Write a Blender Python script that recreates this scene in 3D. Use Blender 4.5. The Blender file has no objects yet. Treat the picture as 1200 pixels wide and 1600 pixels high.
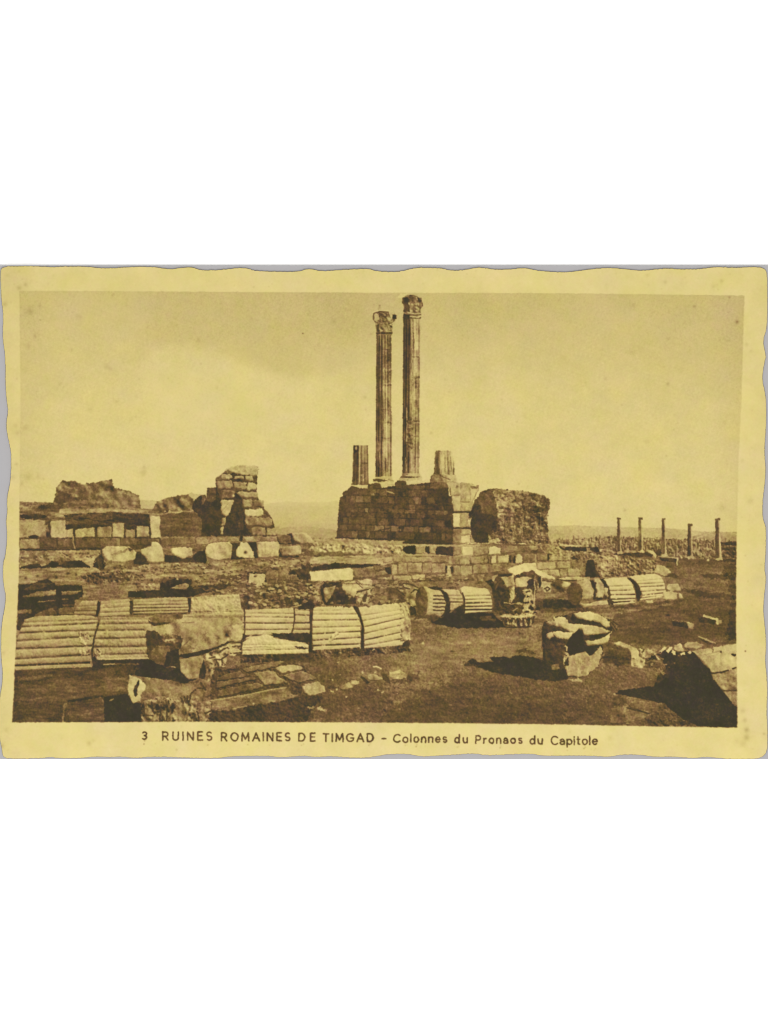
# A postcard lying on a grey sheet on a white table, seen straight from above.
# The postcard carries a flat photogravure print: print, stains and paper tone are
# computed below in numpy (no file is read); every printed motif is its own flat piece of the card face.
import bpy, math
import numpy as np

# ------------------------------------------------------------------ camera, world, lamps, exposure
scn = bpy.context.scene
PX = 0.140 / 1200.0                       # one photograph pixel on the table, in metres
cam_d = bpy.data.cameras.new("camera"); cam = bpy.data.objects.new("camera", cam_d)
scn.collection.objects.link(cam); scn.camera = cam
cam.location = (0, 0, 0.60); cam_d.sensor_fit = 'VERTICAL'; cam_d.sensor_height = 32.0
cam_d.lens = 32.0 * 0.60 / (1600 * PX)
cam_d.clip_start = 0.01; cam_d.clip_end = 50
w = bpy.data.worlds.new("World"); scn.world = w; w.use_nodes = True
w.node_tree.nodes['Background'].inputs[0].default_value = (1.0, 0.985, 0.97, 1)
w.node_tree.nodes['Background'].inputs[1].default_value = 0.55
def area(name, loc, size, power, target=(0, 0, 0)):
    l = bpy.data.lights.new(name, 'AREA'); l.shape = 'SQUARE'; l.size = size; l.energy = power
    l.color = (1.0, 0.985, 0.965)
    o = bpy.data.objects.new(name, l); scn.collection.objects.link(o); o.location = loc
    from mathutils import Vector
    o.rotation_euler = (Vector(target) - Vector(loc)).to_track_quat('-Z', 'Y').to_euler()
area("copy_lamp", (0.25, -0.75, 1.45), 0.9, 22.0)
area("copy_lamp", (-0.55, -0.15, 1.60), 0.9, 10.0)
scn.view_settings.view_transform = 'Standard'; scn.view_settings.look = 'None'
scn.cycles.filter_width = 1.1
scn.view_settings.gamma = 1; scn.view_settings.exposure = 0
KLIGHT = 1.50                             # measured: display-linear of a surface = albedo * KLIGHT

# ------------------------------------------------------------------ the print: ink density canvas
S = 2; X0, Y0, CW, CH = 0, 410, 1200, 780
W, H = CW * S, CH * S
rng = np.random.default_rng(7)
F = 2048
def field(lo, hi, a=1.0, sx=1.0, sy=1.0):
    """tileable noise, wavelengths lo..hi canvas px, spectrum f^-a, stretched sx, sy; unit deviation"""
    fy = np.fft.fftfreq(F)[:, None] * sy; fx = np.fft.rfftfreq(F)[None, :] * sx
    f = np.sqrt(fx * fx + fy * fy); f[0, 0] = 1
    m = f ** -a * np.exp(-(f * lo) ** 2 * 1.2) * (1 - np.exp(-(f * hi) ** 2 * 1.2)); m[0, 0] = 0
    r = np.fft.irfft2(np.fft.rfft2(rng.standard_normal((F, F)).astype(np.float32)) * m, s=(F, F)).astype(np.float32)
    return r / r.std()
def relief(h, k=1):
    r = (np.roll(h, (k, -k), (0, 1)) - np.roll(h, (-k, k), (0, 1)))      # light from the upper right
    return r / r.std()
NF = field(3, 14); NM = field(6, 40, 1.2); NC = field(30, 260, 1.3); NA = field(3, 200, 1.35)
NH = field(4, 60, 1.2, 4.5, 1.0); NV = field(4, 80, 1.2, 1.0, 6.0); NHL = field(6, 200, 1.4, 7.0, 1.0)
RF = relief(field(5, 26, 1.6)); RM = relief(field(9, 70, 1.8), 2); RC = relief(field(16, 160, 1.9), 3)
RH = relief(field(5, 60, 1.7, 3.5, 1.0))
RELK = {'rf': .8, 'rh': .6, 'rm': .7, 'rc': .9}
FX = {'f': NF, 'm': NM, 'c': NC, 'a': NA, 'h': NH, 'v': NV, 'hl': NHL, 'rf': RF, 'rm': RM, 'rc': RC, 'rh': RH}
D = np.zeros((H, W), np.float32); ID = np.zeros((H, W), np.int16)
PIECES = [None]                            # (name, label, parent id)
def piece(name, label=None, parent=0):
    PIECES.append((name, label, parent)); return len(PIECES) - 1
def tile(ox, oy, s):
    return lambda p: [(ox + x / s, oy + y / s) for x, y in p]
ID1 = tile(0, 0, 1)
def samp(f, ys, xs, o):
    return FX[f][np.ix_((ys + o[0]) % F, (xs + o[1]) % F)]
def inside(poly, xx, yy):
    m = np.zeros(xx.shape, bool); n = len(poly)
    for i in range(n):
        x1, y1 = poly[i]; x2, y2 = poly[(i + 1) % n]
        if y1 == y2: continue
        c = (yy < y1) != (yy < y2)
        m ^= c & (xx < (x2 - x1) * (yy - y1) / (y2 - y1) + x1)
    return m
def box(poly, pad=4):
    xs = [p[0] for p in poly]; ys = [p[1] for p in poly]
    a = max(0, int((min(xs) - pad - X0) * S)); b = min(W, int((max(xs) + pad - X0) * S) + 1)
    c = max(0, int((min(ys) - pad - Y0) * S)); d = min(H, int((max(ys) + pad - Y0) * S) + 1)
    return a, b, c, d
def mask_of(poly, warp):
    warp = warp * .72 if warp < 3 else warp
    a, b, c, d = box(poly); xs = np.arange(a, b); ys = np.arange(c, d)
    o = rng.integers(0, F, 2); o2 = rng.integers(0, F, 2)
    xx = (xs / S + X0)[None, :] + warp * samp('m', ys, xs, o) * .6 + warp * samp('f', ys, xs, o2) * .35
    yy = (ys / S + Y0)[:, None] + warp * samp('m', ys, xs, o2) * .6 + warp * samp('f', ys, xs, o) * .35
    return (c, d, a, b), inside(poly, xx, yy), xs, ys
def shift(m, dy, dx):
    r = np.zeros_like(m); h, w_ = m.shape
    r[max(0, dy):h + min(0, dy), max(0, dx):w_ + min(0, dx)] = m[max(0, -dy):h + min(0, -dy), max(0, -dx):w_ + min(0, -dx)]
    return r
def rounded(p, k):
    for _ in range(k):
        q = []
        for i in range(len(p)):
            (x1, y1), (x2, y2) = p[i], p[(i + 1) % len(p)]
            q += [(x1 * .87 + x2 * .13, y1 * .87 + y2 * .13), (x1 * .13 + x2 * .87, y1 * .13 + y2 * .87)]
        p = q
    return p
def P(t, pts, d, id=None, rough=.05, rel=.05, k='rm', n='a', warp=.9, rim=(.05, .10), rw=2, g=(0, 0), mix=1.0, add=False, rnd=0):
    """fill one outline with ink density d"""
    poly = rounded(t(pts), rnd); (c, e, a, b), m, xs, ys = mask_of(poly, warp)
    if not m.any(): return
    o = rng.integers(0, F, 2)
    v = d + rough * .75 * samp(n, ys, xs, o) + rough * .45 * samp('f', ys, xs, o) - rel * RELK.get(k, 1) * samp(k, ys, xs, o)
    if g != (0, 0):
        px = [p[0] for p in poly]; py = [p[1] for p in poly]
        v = v + g[0] * (((xs / S + X0) - min(px)) / (max(px) - min(px) + 1e-3) - .5)[None, :] + g[1] * (((ys / S + Y0) - min(py)) / (max(py) - min(py) + 1e-3) - .5)[:, None]
    if rim:
        v = v - rim[0] * (m & ~shift(m, rw, -rw)) - rim[0] * .5 * (m & ~shift(m, rw, 0))
        v = v + rim[1] * (m & ~shift(m, -rw, rw)) * .7 + rim[1] * (m & ~shift(m, -rw, 0))
    q = D[c:e, a:b]
    if add: q[m] += v[m]
    else: q[m] = q[m] * (1 - mix) + v[m] * mix
    if id: ID[c:e, a:b][m] = id
    return (c, e, a, b), m
def L(t, pts, d, wd=1.2, warp=.7, mix=.9, id=None, taper=False):
    """a stroke along a polyline, wd photo px wide"""
    q = t(pts); a, b, c, e = box(q, wd + 3)
    if a >= b or c >= e: return
    xs = np.arange(a, b); ys = np.arange(c, e); o = rng.integers(0, F, 2)
    px = (xs / S + X0)[None, :] + warp * .3 * samp('m', ys, xs, o) + warp * .12 * samp('f', ys, xs, o)
    py = (ys / S + Y0)[:, None] + warp * .3 * samp('m', ys, xs, o + 900) + warp * .12 * samp('f', ys, xs, o + 400)
    m = np.zeros(px.shape, bool)
    for (x1, y1), (x2, y2) in zip(q, q[1:]):
        dx, dy = x2 - x1, y2 - y1; f = np.clip(((px - x1) * dx + (py - y1) * dy) / (dx * dx + dy * dy + 1e-9), 0, 1)
        h = wd / 2 * (1 - .5 * np.abs(2 * f - 1) if taper else 1)
        m |= (px - x1 - f * dx) ** 2 + (py - y1 - f * dy) ** 2 < h * h
    v = d + .04 * samp('f', ys, xs, o + 50); r = D[c:e, a:b]; r[m] = r[m] * (1 - mix) + v[m] * mix
    if id: ID[c:e, a:b][m] = id
def spot(x, y, r, dd, soft=1.0, sx=1.0):
    a, b, c, e = box([(x - 3 * r * sx, y - 3 * r), (x + 3 * r * sx, y + 3 * r)], 0)
    xs = np.arange(a, b) / S + X0; ys = np.arange(c, e) / S + Y0
    q = ((xs - x) / (r * sx))[None, :] ** 2 + ((ys - y) / r)[:, None] ** 2
    D[c:e, a:b] += dd * np.exp(-q * soft)
def DRUM(t, pts, d, xl, xr, gr, id=None, depth=.45, wd=1.4, shade=.12, rough=.035, bow=0., warp=.5, rel=.022, rim=(.04, .12), saw=.17):
    """a fallen fluted drum lying across the view; gr = (y left, y right) of each groove, in tile units"""
    poly = t(pts); r = P(ID1, poly, d, id, rough=rough, rel=rel, k='rf', n='h', warp=warp, rim=rim, g=(0, shade))
    (c, e, a, b), m = r; xs = np.arange(a, b); ys = np.arange(c, e); o = rng.integers(0, F, 2)
    x = (xs / S + X0)[None, :]; y = (ys / S + Y0)[:, None]; q = D[c:e, a:b]; v = np.zeros_like(q)
    (xlp, _), = t([(xl, 0)]); (xrp, _), = t([(xr, 0)])
    u = (x - xlp) / (xrp - xlp); wob = samp('h', ys, xs, o); pat = np.clip(.95 + .22 * samp('h', ys, xs, o + 700), .25, 1.25)
    lines = []
    for i, (yl, yr) in enumerate(gr):
        (_, l), = t([(0, yl)]); (_, rr), = t([(0, yr)])
        lines.append(l + (rr - l) * u + bow * 4 * u * (1 - u) + .14 * wob)
    chip = samp('m', ys, xs, o + 111)
    for i, yl_ in enumerate(lines):
        kd = (.62 + .5 * i / max(1, len(lines) - 1)) * (.85 + .3 * ((i * 7) % 5) / 4); de = (y - yl_) / (wd * .85)
        nx_ = lines[i + 1] if i + 1 < len(lines) else yl_ + (yl_ - lines[i - 1] if i else 12)
        fr = (y - yl_) / np.maximum(nx_ - yl_, 1e-3); inn = (fr > 0) & (fr < 1)
        v += depth * kd * np.where(de < 0, np.exp(-(de / 1.15) ** 2), np.exp(-(de / .62) ** 2)) * pat * np.clip(1.15 - np.clip(chip - 1.0, 0, 1) * 1.3, .1, 1)
        v += inn * saw * kd * (np.clip(fr, 0, 1) ** 1.6 - .42) - .07 * np.exp(-((de - 1.25) / .6) ** 2)
    v += .10 * np.clip(chip - 1.5, 0, 1) - .10 * np.clip(-chip - 1.7, 0, 1)
    q[m] += v[m]
def SHAFT(x1, x2, y1, x3, x4, y2, prof, nfl, id, amp=.21, streak=.06, warp=.3):
    """a standing fluted shaft: left, right at the top; left, right at the foot; prof = density across"""
    poly = [(x1, y1), (x2, y1), (x4, y2), (x3, y2)]
    (c, e, a, b), m, xs, ys = mask_of(poly, warp); o = rng.integers(0, F, 2)
    x = (xs / S + X0)[None, :]; y = (ys / S + Y0)[:, None]; f = (y - y1) / (y2 - y1)
    u = np.clip((x - (x1 + (x3 - x1) * f)) / ((x2 - x1) + ((x4 - x3) - (x2 - x1)) * f), 0, 1)
    v = np.interp(u, [p[0] for p in prof], [p[1] for p in prof])
    th = np.arccos(np.clip(1 - 2 * u, -1, 1)); fl = np.sin(th * nfl + .8)
    v = v + amp * np.clip(fl, -.5, 1) * np.clip(.8 + .35 * samp('v', ys, xs, o), .1, 1.3) + streak * samp('v', ys, xs, o + 300) + .05 * samp('a', ys, xs, o)
    D[c:e, a:b][m] = v[m]; ID[c:e, a:b][m] = id
def RUBBLE(t, pts, n, lo=1.5, hi=4.5, tones=(.30, .36, .42, .5, .58), par=None):
    """loose stones, each with a lit top and a dark foot, strewn in one outline"""
    poly = t(pts); xs = [p[0] for p in poly]; ys = [p[1] for p in poly]; k = 0
    while k < n:
        x, y = rng.uniform(min(xs), max(xs)), rng.uniform(min(ys), max(ys)); k += 1
        if not inside(poly, np.array([[x]]), np.array([[y]]))[0, 0]: continue
        r = rng.uniform(lo, hi); a_ = np.sort(rng.uniform(0, 2 * math.pi, 7))
        q = [(x + r * 1.25 * math.cos(u) * rng.uniform(.75, 1.1), y + r * .7 * math.sin(u) * rng.uniform(.75, 1.1)) for u in a_]
        P(ID1, [(u - r * .45, v + r * .42) for u, v in q], rng.uniform(.72, .88), None, rough=.03, rel=0, rim=None, warp=.6, mix=.8)
        P(ID1, q, rng.choice(tones), None, rough=.05, rel=.05, rim=(.04, .08), rw=1, warp=.6, mix=.9)
def CARVE(t, pts, d, id=None, amp=.16, k='rm', holes=.35, thr=.9, warp=1.6, g=(0, 0)):
    """carved or badly broken stone: strong relief and drilled dark pits"""
    r = P(t, pts, d, id, rough=.06, rel=amp * 1.25, k=k, warp=warp, rim=(.08, .14), g=g)
    (c, e, a, b), m = r; xs = np.arange(a, b); ys = np.arange(c, e); o = rng.integers(0, F, 2)
    h = samp('m', ys, xs, o); q = D[c:e, a:b]
    v = holes * np.clip((h - thr) * 1.6, 0, 1) - .16 * np.clip((-h - thr - .2) * 1.4, 0, 1)
    q[m] += v[m]
# ------------------------------------------------------------------ sky, hills, plain
FR = [(30.5, 454.5), (300, 456), (600, 457.5), (880, 458.5), (1162.5, 462), (1159.5, 560), (1157, 640), (1153, 720), (1150.5, 830), (1149.5, 900), (1149.5, 1000), (1151, 1080), (1151.5, 1136.5),
      (1000, 1134), (860, 1131), (600, 1128.5), (300, 1127), (150, 1127.8), (19, 1128), (21.5, 1090), (23, 1046), (25, 1010), (26, 975), (28, 940), (30, 880), (30.6, 790), (32.5, 640), (31.5, 540)]
sky = piece('sky', 'pale printed sky with a bright cloud bank at left')
hills = piece('hills', 'faint printed hills along the horizon')
plain = piece('far_plain', 'hazy plain reaching the horizon at right')
ground = piece('ground', 'printed dirt ground and rubble terraces round the ruins')
yy = (np.arange(H) / S + Y0)[:, None].astype(np.float32); xx = (np.arange(W) / S + X0)[None, :].astype(np.float32)
def big(f, o): return FX[f][np.ix_((np.arange(H) + o) % F, (np.arange(W) + o * 3) % F)]
cl2 = np.interp(xx[0], [0, 205, 228, 240, 262, 300, 340, 370, 400, 430, 470, 520, 600, 1200], [640, 600, 558, 547, 543, 541, 553, 562, 572, 584, 592, 585, 560, 540])[None, :]
cl2 = cl2 + 1.2 * big('m', 11)
top = np.interp(yy, [455, 480, 540, 600, 660, 760, 840], [.145, .128, .10, .068, .045, .025, .035])
upc = 1 / (1 + np.exp(np.clip((yy - cl2) / 5, -30, 30)))            # 1 above the cloud edge
fadex = np.clip((xx - 205) / 40, 0, 1) * np.clip((620 - xx) / 160, 0, 1)
glow = (1 - upc) * fadex * np.clip((690 - yy) / 110, 0, 1)
sk = top + .055 * upc * fadex - .050 * glow - .02 * np.exp(-((xx - 330) / 200) ** 2 - ((yy - 640) / 90) ** 2) - .02 * np.exp(-((xx - 720) / 130) ** 2 - ((yy - 640) / 70) ** 2)
sk += .07 * np.exp(-((xx - 545) / 75) ** 2 - ((yy - 480) / 55) ** 2) + .05 * np.exp(-((xx - 735) / 190) ** 2 - ((yy - 480) / 70) ** 2) + .05 * np.exp(-((xx - 1110) / 120) ** 2 - ((yy - 500) / 100) ** 2)
sk += .045 * np.clip((100 - xx) / 70, 0, 1) + .06 * np.clip((xx - 1105) / 50, 0, 1) + .05 * np.exp(-((xx - 700) / 60) ** 2 - ((yy - 640) / 60) ** 2) * 0
sk += .003 * big('c', 40) + .005 * big('m', 90) + .013 * big('f', 5)
D[:] = sk; ID[:] = sky
for x, y, r, d_ in [(47, 487, 7, .10), (62, 478, 4, .08), (55, 520, 9, .05), (123, 495, 4, .07), (176, 462, 2, .12), (595, 461, 2, .06), (166, 572, 4, .07), (172, 576, 3, .08), (112, 547, 3, .06), (55, 525, 2.5, .10), (63, 500, 1.6, .16), (44, 541, 4, .08),
                    (310, 531, 3.5, .08), (473, 521, 1.2, .35), (498, 538, 2.4, .10), (522, 502, 3, .06), (396, 549, 2, .05), (988, 477, 5, .08), (1084, 479, 3, .14), (1044, 529, 3.4, .10), (987, 551, 4.5, .06), (1151, 503, 3, .18), (1043, 600, 3, .13), (946, 592, 2.6, .10),
                    (1135, 533, 3, .06), (673, 676, 2.3, .09), (570, 620, 2.6, .08), (695, 593, 1.2, .10), (40, 668, 4, .08), (44, 745, 6, .09), (60, 745, 4, .08), (224, 738, 5, .11), (226, 730, 3, .08), (34, 756, 3, .07), (68, 748, 2, .09), (339, 606, 2.4, .06), (182, 627, 3, .06),
                    (1131, 660, 4, .05), (976, 797, 2.2, .12), (1128, 793, 6, .08), (420, 690, 3, .04), (880, 560, 5, .04), (820, 650, 4, .03), (1010, 690, 4, .05), (205, 655, 3, .05), (94, 600, 3, .06), (140, 640, 4, .05), (1139, 465, 2, .1)]:
    spot(x, y, r, d_ * 1.35)
for i in range(140):
    spot(rng.uniform(35, 1150), rng.uniform(458, 760), rng.uniform(.6, 1.8), rng.uniform(.03, .13))
for i in range(60): spot(rng.uniform(35, 1150), rng.uniform(458, 780), rng.uniform(.6, 1.1), -rng.uniform(.03, .07))
for i in range(26):
    x, y, a_ = rng.uniform(40, 1140), rng.uniform(460, 770), rng.uniform(-.5, .5); l_ = rng.uniform(5, 22); L(ID1, [(x, y), (x + l_ * .5, y + a_ * 3), (x + l_, y + a_ * 8)], rng.choice([.02, .16]), .7, mix=.35)
t5 = tile(20, 730, 1200 / 220); t6 = tile(220, 720, 1200 / 220); t7 = tile(400, 760, 1200 / 220); t8 = tile(520, 750, 1200 / 220)
t9 = tile(700, 780, 1200 / 220); t10 = tile(840, 790, 1200 / 180); t11 = tile(990, 790, 1200 / 180)
P(ID1, [(28, 787), (60, 784), (90, 786), (90, 812), (28, 812)], .27, hills, rel=.01, rim=None, rough=.03, n='h')
P(ID1, [(200, 786), (222, 781), (248, 782), (275, 775), (300, 770), (330, 776), (330, 815), (200, 815)], .22, hills, rel=.01, rim=None, rough=.03, n='h')
P(ID1, [(400, 789), (425, 786), (442, 783.5), (470, 784.5), (532, 783), (532, 842), (400, 842)], .20, hills, rel=.01, rim=None, rough=.02, n='hl', g=(0, .20))
P(ID1, [(400, 826), (470, 822), (532, 828), (532, 842), (400, 842)], .36, hills, rel=.02, rim=None, rough=.03, n='hl', warp=2)
P(ID1, [(850, 822), (900, 820.5), (910, 821), (960, 823), (1040, 825), (1110, 831), (1155, 831), (1155, 880), (850, 880)], .31, plain, rel=.02, rim=None, rough=.045, n='hl', g=(0, .12), warp=.6)
P(ID1, [(1080, 838), (1112, 831), (1152, 831), (1152, 856), (1060, 856), (1050, 848)], .40, plain, rel=.03, rim=None, rough=.05, n='hl')
L(ID1, [(1085, 842), (1100, 836), (1112, 831)], .22, 2); L(ID1, [(1072, 847), (1090, 843), (1102, 842)], .24, 2)
# ------------------------------------------------------------------ base of the ground
P(ID1, [(15, 795), (240, 795), (330, 815), (440, 835), (500, 841), (620, 845), (730, 849), (860, 850), (960, 866), (1155, 872), (1155, 1140), (15, 1140)], .54, ground, rough=.07, rel=.05, k='rh', n='h', rim=None, warp=.6)
P(ID1, [(640, 985), (760, 975), (860, 985), (1000, 960), (1160, 950), (1160, 1140), (300, 1140), (360, 1040), (520, 1025)], .57, ground, rough=.06, rel=.03, k='rf', n='a', rim=None, warp=6)
P(ID1, [(650, 1000), (760, 985), (848, 1000), (848, 1025), (740, 1034), (660, 1045), (600, 1040)], .47, ground, rough=.05, rel=.04, k='rh', n='h', rim=None, warp=6, mix=.75)
P(ID1, [(520, 1030), (640, 1018), (680, 1060), (640, 1126), (575, 1128), (560, 1080)], .53, ground, rough=.06, rel=.05, k='rf', n='h', rim=None, warp=8, mix=.8)
P(ID1, [(650, 1080), (720, 1062), (840, 1078), (960, 1090), (980, 1140), (600, 1140)], .72, ground, rough=.06, rel=.045, k='rf', n='h', rim=None, warp=7, mix=.75)
P(ID1, [(600, 1104), (720, 1095), (930, 1100), (960, 1140), (560, 1140)], .73, ground, rough=.06, rel=.045, k='rf', n='h', rim=None, warp=7, mix=.65)
P(ID1, [(470, 1085), (560, 1070), (620, 1075), (600, 1128), (470, 1128)], .68, ground, rough=.06, rel=.07, k='rf', n='h', rim=None, warp=7, mix=.7)
P(ID1, [(930, 1045), (1020, 1040), (1040, 1075), (960, 1080), (880, 1100), (760, 1085), (890, 1063)], .62, ground, rough=.05, rel=.06, k='rf', n='h', rim=None, warp=6, mix=.7)
# right-hand road
P(ID1, [(1040, 873), (1155, 872), (1155, 1005), (1060, 1010), (950, 1002), (960, 960), (1050, 945), (1066, 925), (1045, 900)], .63, ground, rough=.055, rel=.045, k='rh', n='hl', rim=None, warp=2)
for pts, d_ in [([(1088, 896), (1155, 897), (1155, 906), (1105, 904)], .78), ([(1064, 921), (1105, 923), (1155, 930), (1155, 937), (1090, 933)], .78), ([(950, 985), (1050, 978), (1073, 985), (1130, 980), (1155, 985), (1155, 1000), (1040, 998), (960, 995)], .68),
                ([(1075, 875), (1155, 877), (1155, 881), (1090, 880)], .70), ([(1080, 908), (1150, 912), (1150, 918), (1085, 916)], .60), ([(1060, 936), (1150, 942), (1150, 948), (1060, 944)], .66), ([(960, 965), (1040, 958), (1060, 966), (1000, 976)], .60), ([(1070, 958), (1140, 952), (1150, 958), (1080, 966)], .72)]:
    P(ID1, pts, d_, None, rough=.05, rel=.03, k='rh', n='h', rim=None, warp=2.5, mix=.75)
P(ID1, [(1128, 872), (1155, 872), (1155, 1000), (1136, 1000), (1140, 930)], .14, None, rough=.03, rel=0, rim=None, warp=3, add=True)
# far town: broken walls and little columns on the plain
town = piece('ruined_town', 'distant clutter of low ruined walls and stumps printed on the plain at right')
P(ID1, [(862, 846), (890, 842), (960, 838), (1060, 842), (1152, 846), (1152, 873), (1060, 872), (960, 866), (880, 856), (862, 853)], .52, town, rough=.08, rel=.13, k='rf', rim=None, warp=1.5)
for i in range(260):
    x = rng.uniform(866, 1148); y = rng.uniform(842, 862) + (x > 1040) * rng.uniform(0, 8); h_ = rng.uniform(2, 8); w_ = rng.uniform(.8, 2.2)
    P(ID1, [(x, y - h_), (x + w_, y - h_), (x + w_, y), (x, y)], rng.choice([.75, .68, .6, .3, .22]), town, rough=.03, rel=0, rim=None, warp=.4, mix=.7)
P(ID1, [(1120, 848), (1152, 846), (1152, 852), (1124, 853)], .8, town, rim=None); P(ID1, [(1126, 855), (1152, 853), (1152, 872), (1128, 870)], .72, town, rel=.16, k='rf', rim=None)
# ------------------------------------------------------------------ left mound
mound = piece('rubble_mound', 'broad rocky mound on the skyline at far left')
P(t5, [(345, 310), (380, 160), (420, 115), (540, 118), (560, 138), (650, 140), (720, 120), (840, 105), (870, 180), (930, 180), (1060, 230), (1085, 280), (1090, 370), (700, 400), (320, 360)], .57, mound, rough=.07, rel=.13, k='rm', warp=1.6, g=(-.02, 0), rim=(.04, .05))
P(t5, [(345, 300), (400, 200), (500, 230), (480, 270), (400, 310)], .74, mound, rim=None, warp=2, mix=.8); P(t5, [(560, 215), (640, 200), (660, 290), (580, 290)], .64, mound, rim=None, warp=2.5, mix=.6)
P(t5, [(800, 200), (1060, 240), (1080, 330), (900, 350), (820, 300)], .48, mound, rel=.12, rim=None, warp=2, mix=.7); P(t5, [(520, 280), (860, 275), (860, 300), (560, 320)], .44, mound, rim=None, warp=1.5, mix=.7); P(t5, [(430, 310), (860, 305), (780, 330), (440, 335)], .62, mound, rim=None, warp=1.3, mix=.7)
strip = piece('earth_bank', 'streaked earth bank running below the mound at left')
P(t5, [(40, 290), (340, 300), (400, 330), (1100, 350), (1250, 380), (1250, 510), (40, 480)], .52, strip, rough=.09, rel=.09, k='rh', n='h', rim=None, warp=1.2)
P(t5, [(60, 400), (240, 400), (300, 420), (250, 440), (60, 440)], .84, None, rim=None, warp=1.5); P(t5, [(210, 340), (250, 315), (420, 320), (430, 350), (240, 360)], .78, None, rim=None, warp=1.5)
P(t5, [(400, 350), (1160, 365), (1160, 390), (400, 395)], .36, None, n='h', rim=None, warp=1.3); P(t5, [(440, 400), (850, 380), (1170, 405), (1165, 500), (700, 505), (470, 500), (440, 440)], .74, None, rough=.08, rel=.09, k='rh', n='h', rim=None, warp=1.2)
P(t5, [(850, 385), (1165, 400), (1165, 500), (960, 490), (950, 470), (850, 440)], .82, None, rough=.06, rel=.04, n='h', rim=None)
for i in range(45):
    x = rng.uniform(100, 232); y = rng.uniform(802, 818); L(ID1, [(x, y), (x + rng.uniform(2, 7), y + rng.uniform(-.5, .8))], rng.uniform(.42, .58), 1.0, mix=.6)
# ------------------------------------------------------------------ left low wall of upright stones
lw = piece('low_wall', 'low ruined wall of upright stones on a stepped base at far left')
P(t5, [(50, 440), (330, 440), (330, 610), (1260, 600), (1260, 700), (750, 705), (50, 710)], .72, lw, rim=None)
P(t5, [(330, 480), (1250, 500), (1250, 610), (330, 610)], .82, lw, rim=None)
def ST(t, pts, d, par, name='stone_block', **kw):
    kw.setdefault('rel', .055); kw.setdefault('rough', .05)
    P(t, pts, d, piece(name, None, par), **kw)
for pts, d_ in [([(50, 445), (280, 450), (285, 590), (140, 600), (50, 600)], .42), ([(325, 455), (450, 455), (450, 600), (325, 600)], .29), ([(452, 530), (515, 525), (515, 600), (452, 600)], .33), ([(530, 540), (560, 520), (700, 515), (700, 590), (530, 600)], .30),
                ([(722, 508), (842, 508), (842, 598), (722, 598)], .42), ([(852, 475), (948, 475), (946, 596), (852, 600)], .30), ([(958, 530), (1042, 530), (1042, 600), (960, 600)], .42), ([(1056, 500), (1160, 502), (1160, 592), (1056, 592)], .31), ([(1168, 415), (1255, 415), (1262, 600), (1180, 605)], .20),
                ([(55, 612), (225, 610), (228, 690), (55, 695)], .46), ([(232, 608), (372, 608), (372, 688), (232, 688)], .67), ([(385, 610), (515, 608), (520, 685), (385, 690)], .62), ([(530, 605), (735, 605), (740, 685), (530, 690)], .67), ([(740, 605), (915, 605), (910, 690), (745, 690)], .56), ([(918, 600), (1060, 605), (1050, 665), (918, 665)], .58), ([(1065, 605), (1250, 610), (1250, 660), (1065, 665)], .64)]:
    ST(t5, pts, d_, lw)
P(t5, [(280, 470), (320, 450), (322, 600), (290, 600)], .80, lw, rim=None); P(t5, [(285, 480), (305, 470), (305, 560), (285, 560)], .4, None, warp=2, mix=.7); P(t5, [(130, 590), (180, 575), (230, 590), (200, 605), (140, 605)], .88, None, rim=None)
L(t5, [(515, 590), (515, 640), (530, 690)], .35, 2.2); L(t5, [(55, 702), (400, 706), (745, 698)], .92, 2.4)
P(t5, [(580, 560), (600, 545), (620, 580), (600, 590)], .12, None, rim=None, mix=.6)
step = piece('stone_step', 'worn stone step with hollowed dark underside at far left')
P(t5, [(50, 710), (745, 702), (720, 790), (690, 860), (640, 870), (60, 870)], .44, step, rough=.08, rel=.09, n='h', rim=None)
P(t5, [(60, 760), (140, 760), (150, 735), (320, 740), (300, 760), (170, 775), (60, 790)], .66, None, rim=None, warp=1.8, mix=.7)
for c_ in [(200, 770), (270, 750), (470, 745), (540, 735), (600, 740), (640, 730), (490, 765)]: spot(20 + c_[0] / 5.4545, 730 + c_[1] / 5.4545, 1.6, .28)
P(t5, [(50, 860), (100, 835), (220, 815), (240, 840), (300, 830), (330, 800), (380, 805), (400, 835), (450, 810), (490, 790), (590, 795), (640, 840), (680, 850), (640, 862), (400, 850), (50, 868)], .88, step, rim=None, warp=1)
P(t5, [(690, 830), (720, 760), (760, 700), (775, 790), (790, 850), (740, 890), (680, 885)], .80, None, rough=.1, rim=None, warp=2)
for i in range(10): L(t5, [(735 + i * 3, 880), (735 + i * 5 - 20, 730 + i * 5)], .5, .8, mix=.4)
P(ID1, [(28, 889), (150, 886), (158, 893), (240, 880), (440, 876), (600, 866), (600, 900), (440, 905), (300, 900), (130, 912), (28, 912)], .46, ground, rough=.07, rel=.09, k='rh', n='h', rim=None, warp=1.2)
tA = tile(20, 850, 1200 / 220); tB = tile(220, 850, 1200 / 220)
for c_ in [(210, 270), (370, 280), (470, 250), (300, 300), (540, 260), (110, 290), (640, 250)]: spot(20 + c_[0] / 5.4545, 850 + c_[1] / 5.4545, 2.0, .30)
P(tA, [(560, 270), (760, 240), (960, 225), (1120, 270), (1110, 310), (870, 330), (700, 340), (580, 310)], .66, None, rough=.12, rel=.14, k='rf', rim=None, warp=2)
for i in range(120):
    x = rng.uniform(140, 600); y = rng.uniform(-6, 9) + np.interp(x, [140, 260, 430, 600], [897, 886, 883, 856]); spot(x, y, rng.uniform(.8, 2.0), rng.choice([.28, .22, -.16, -.12]), 1, rng.uniform(1, 2))
P(tA, [(590, 350), (1220, 325), (1220, 405), (985, 440), (600, 445)], .52, ground, rough=.07, rel=.07, k='rh', n='h', rim=None)
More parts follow.
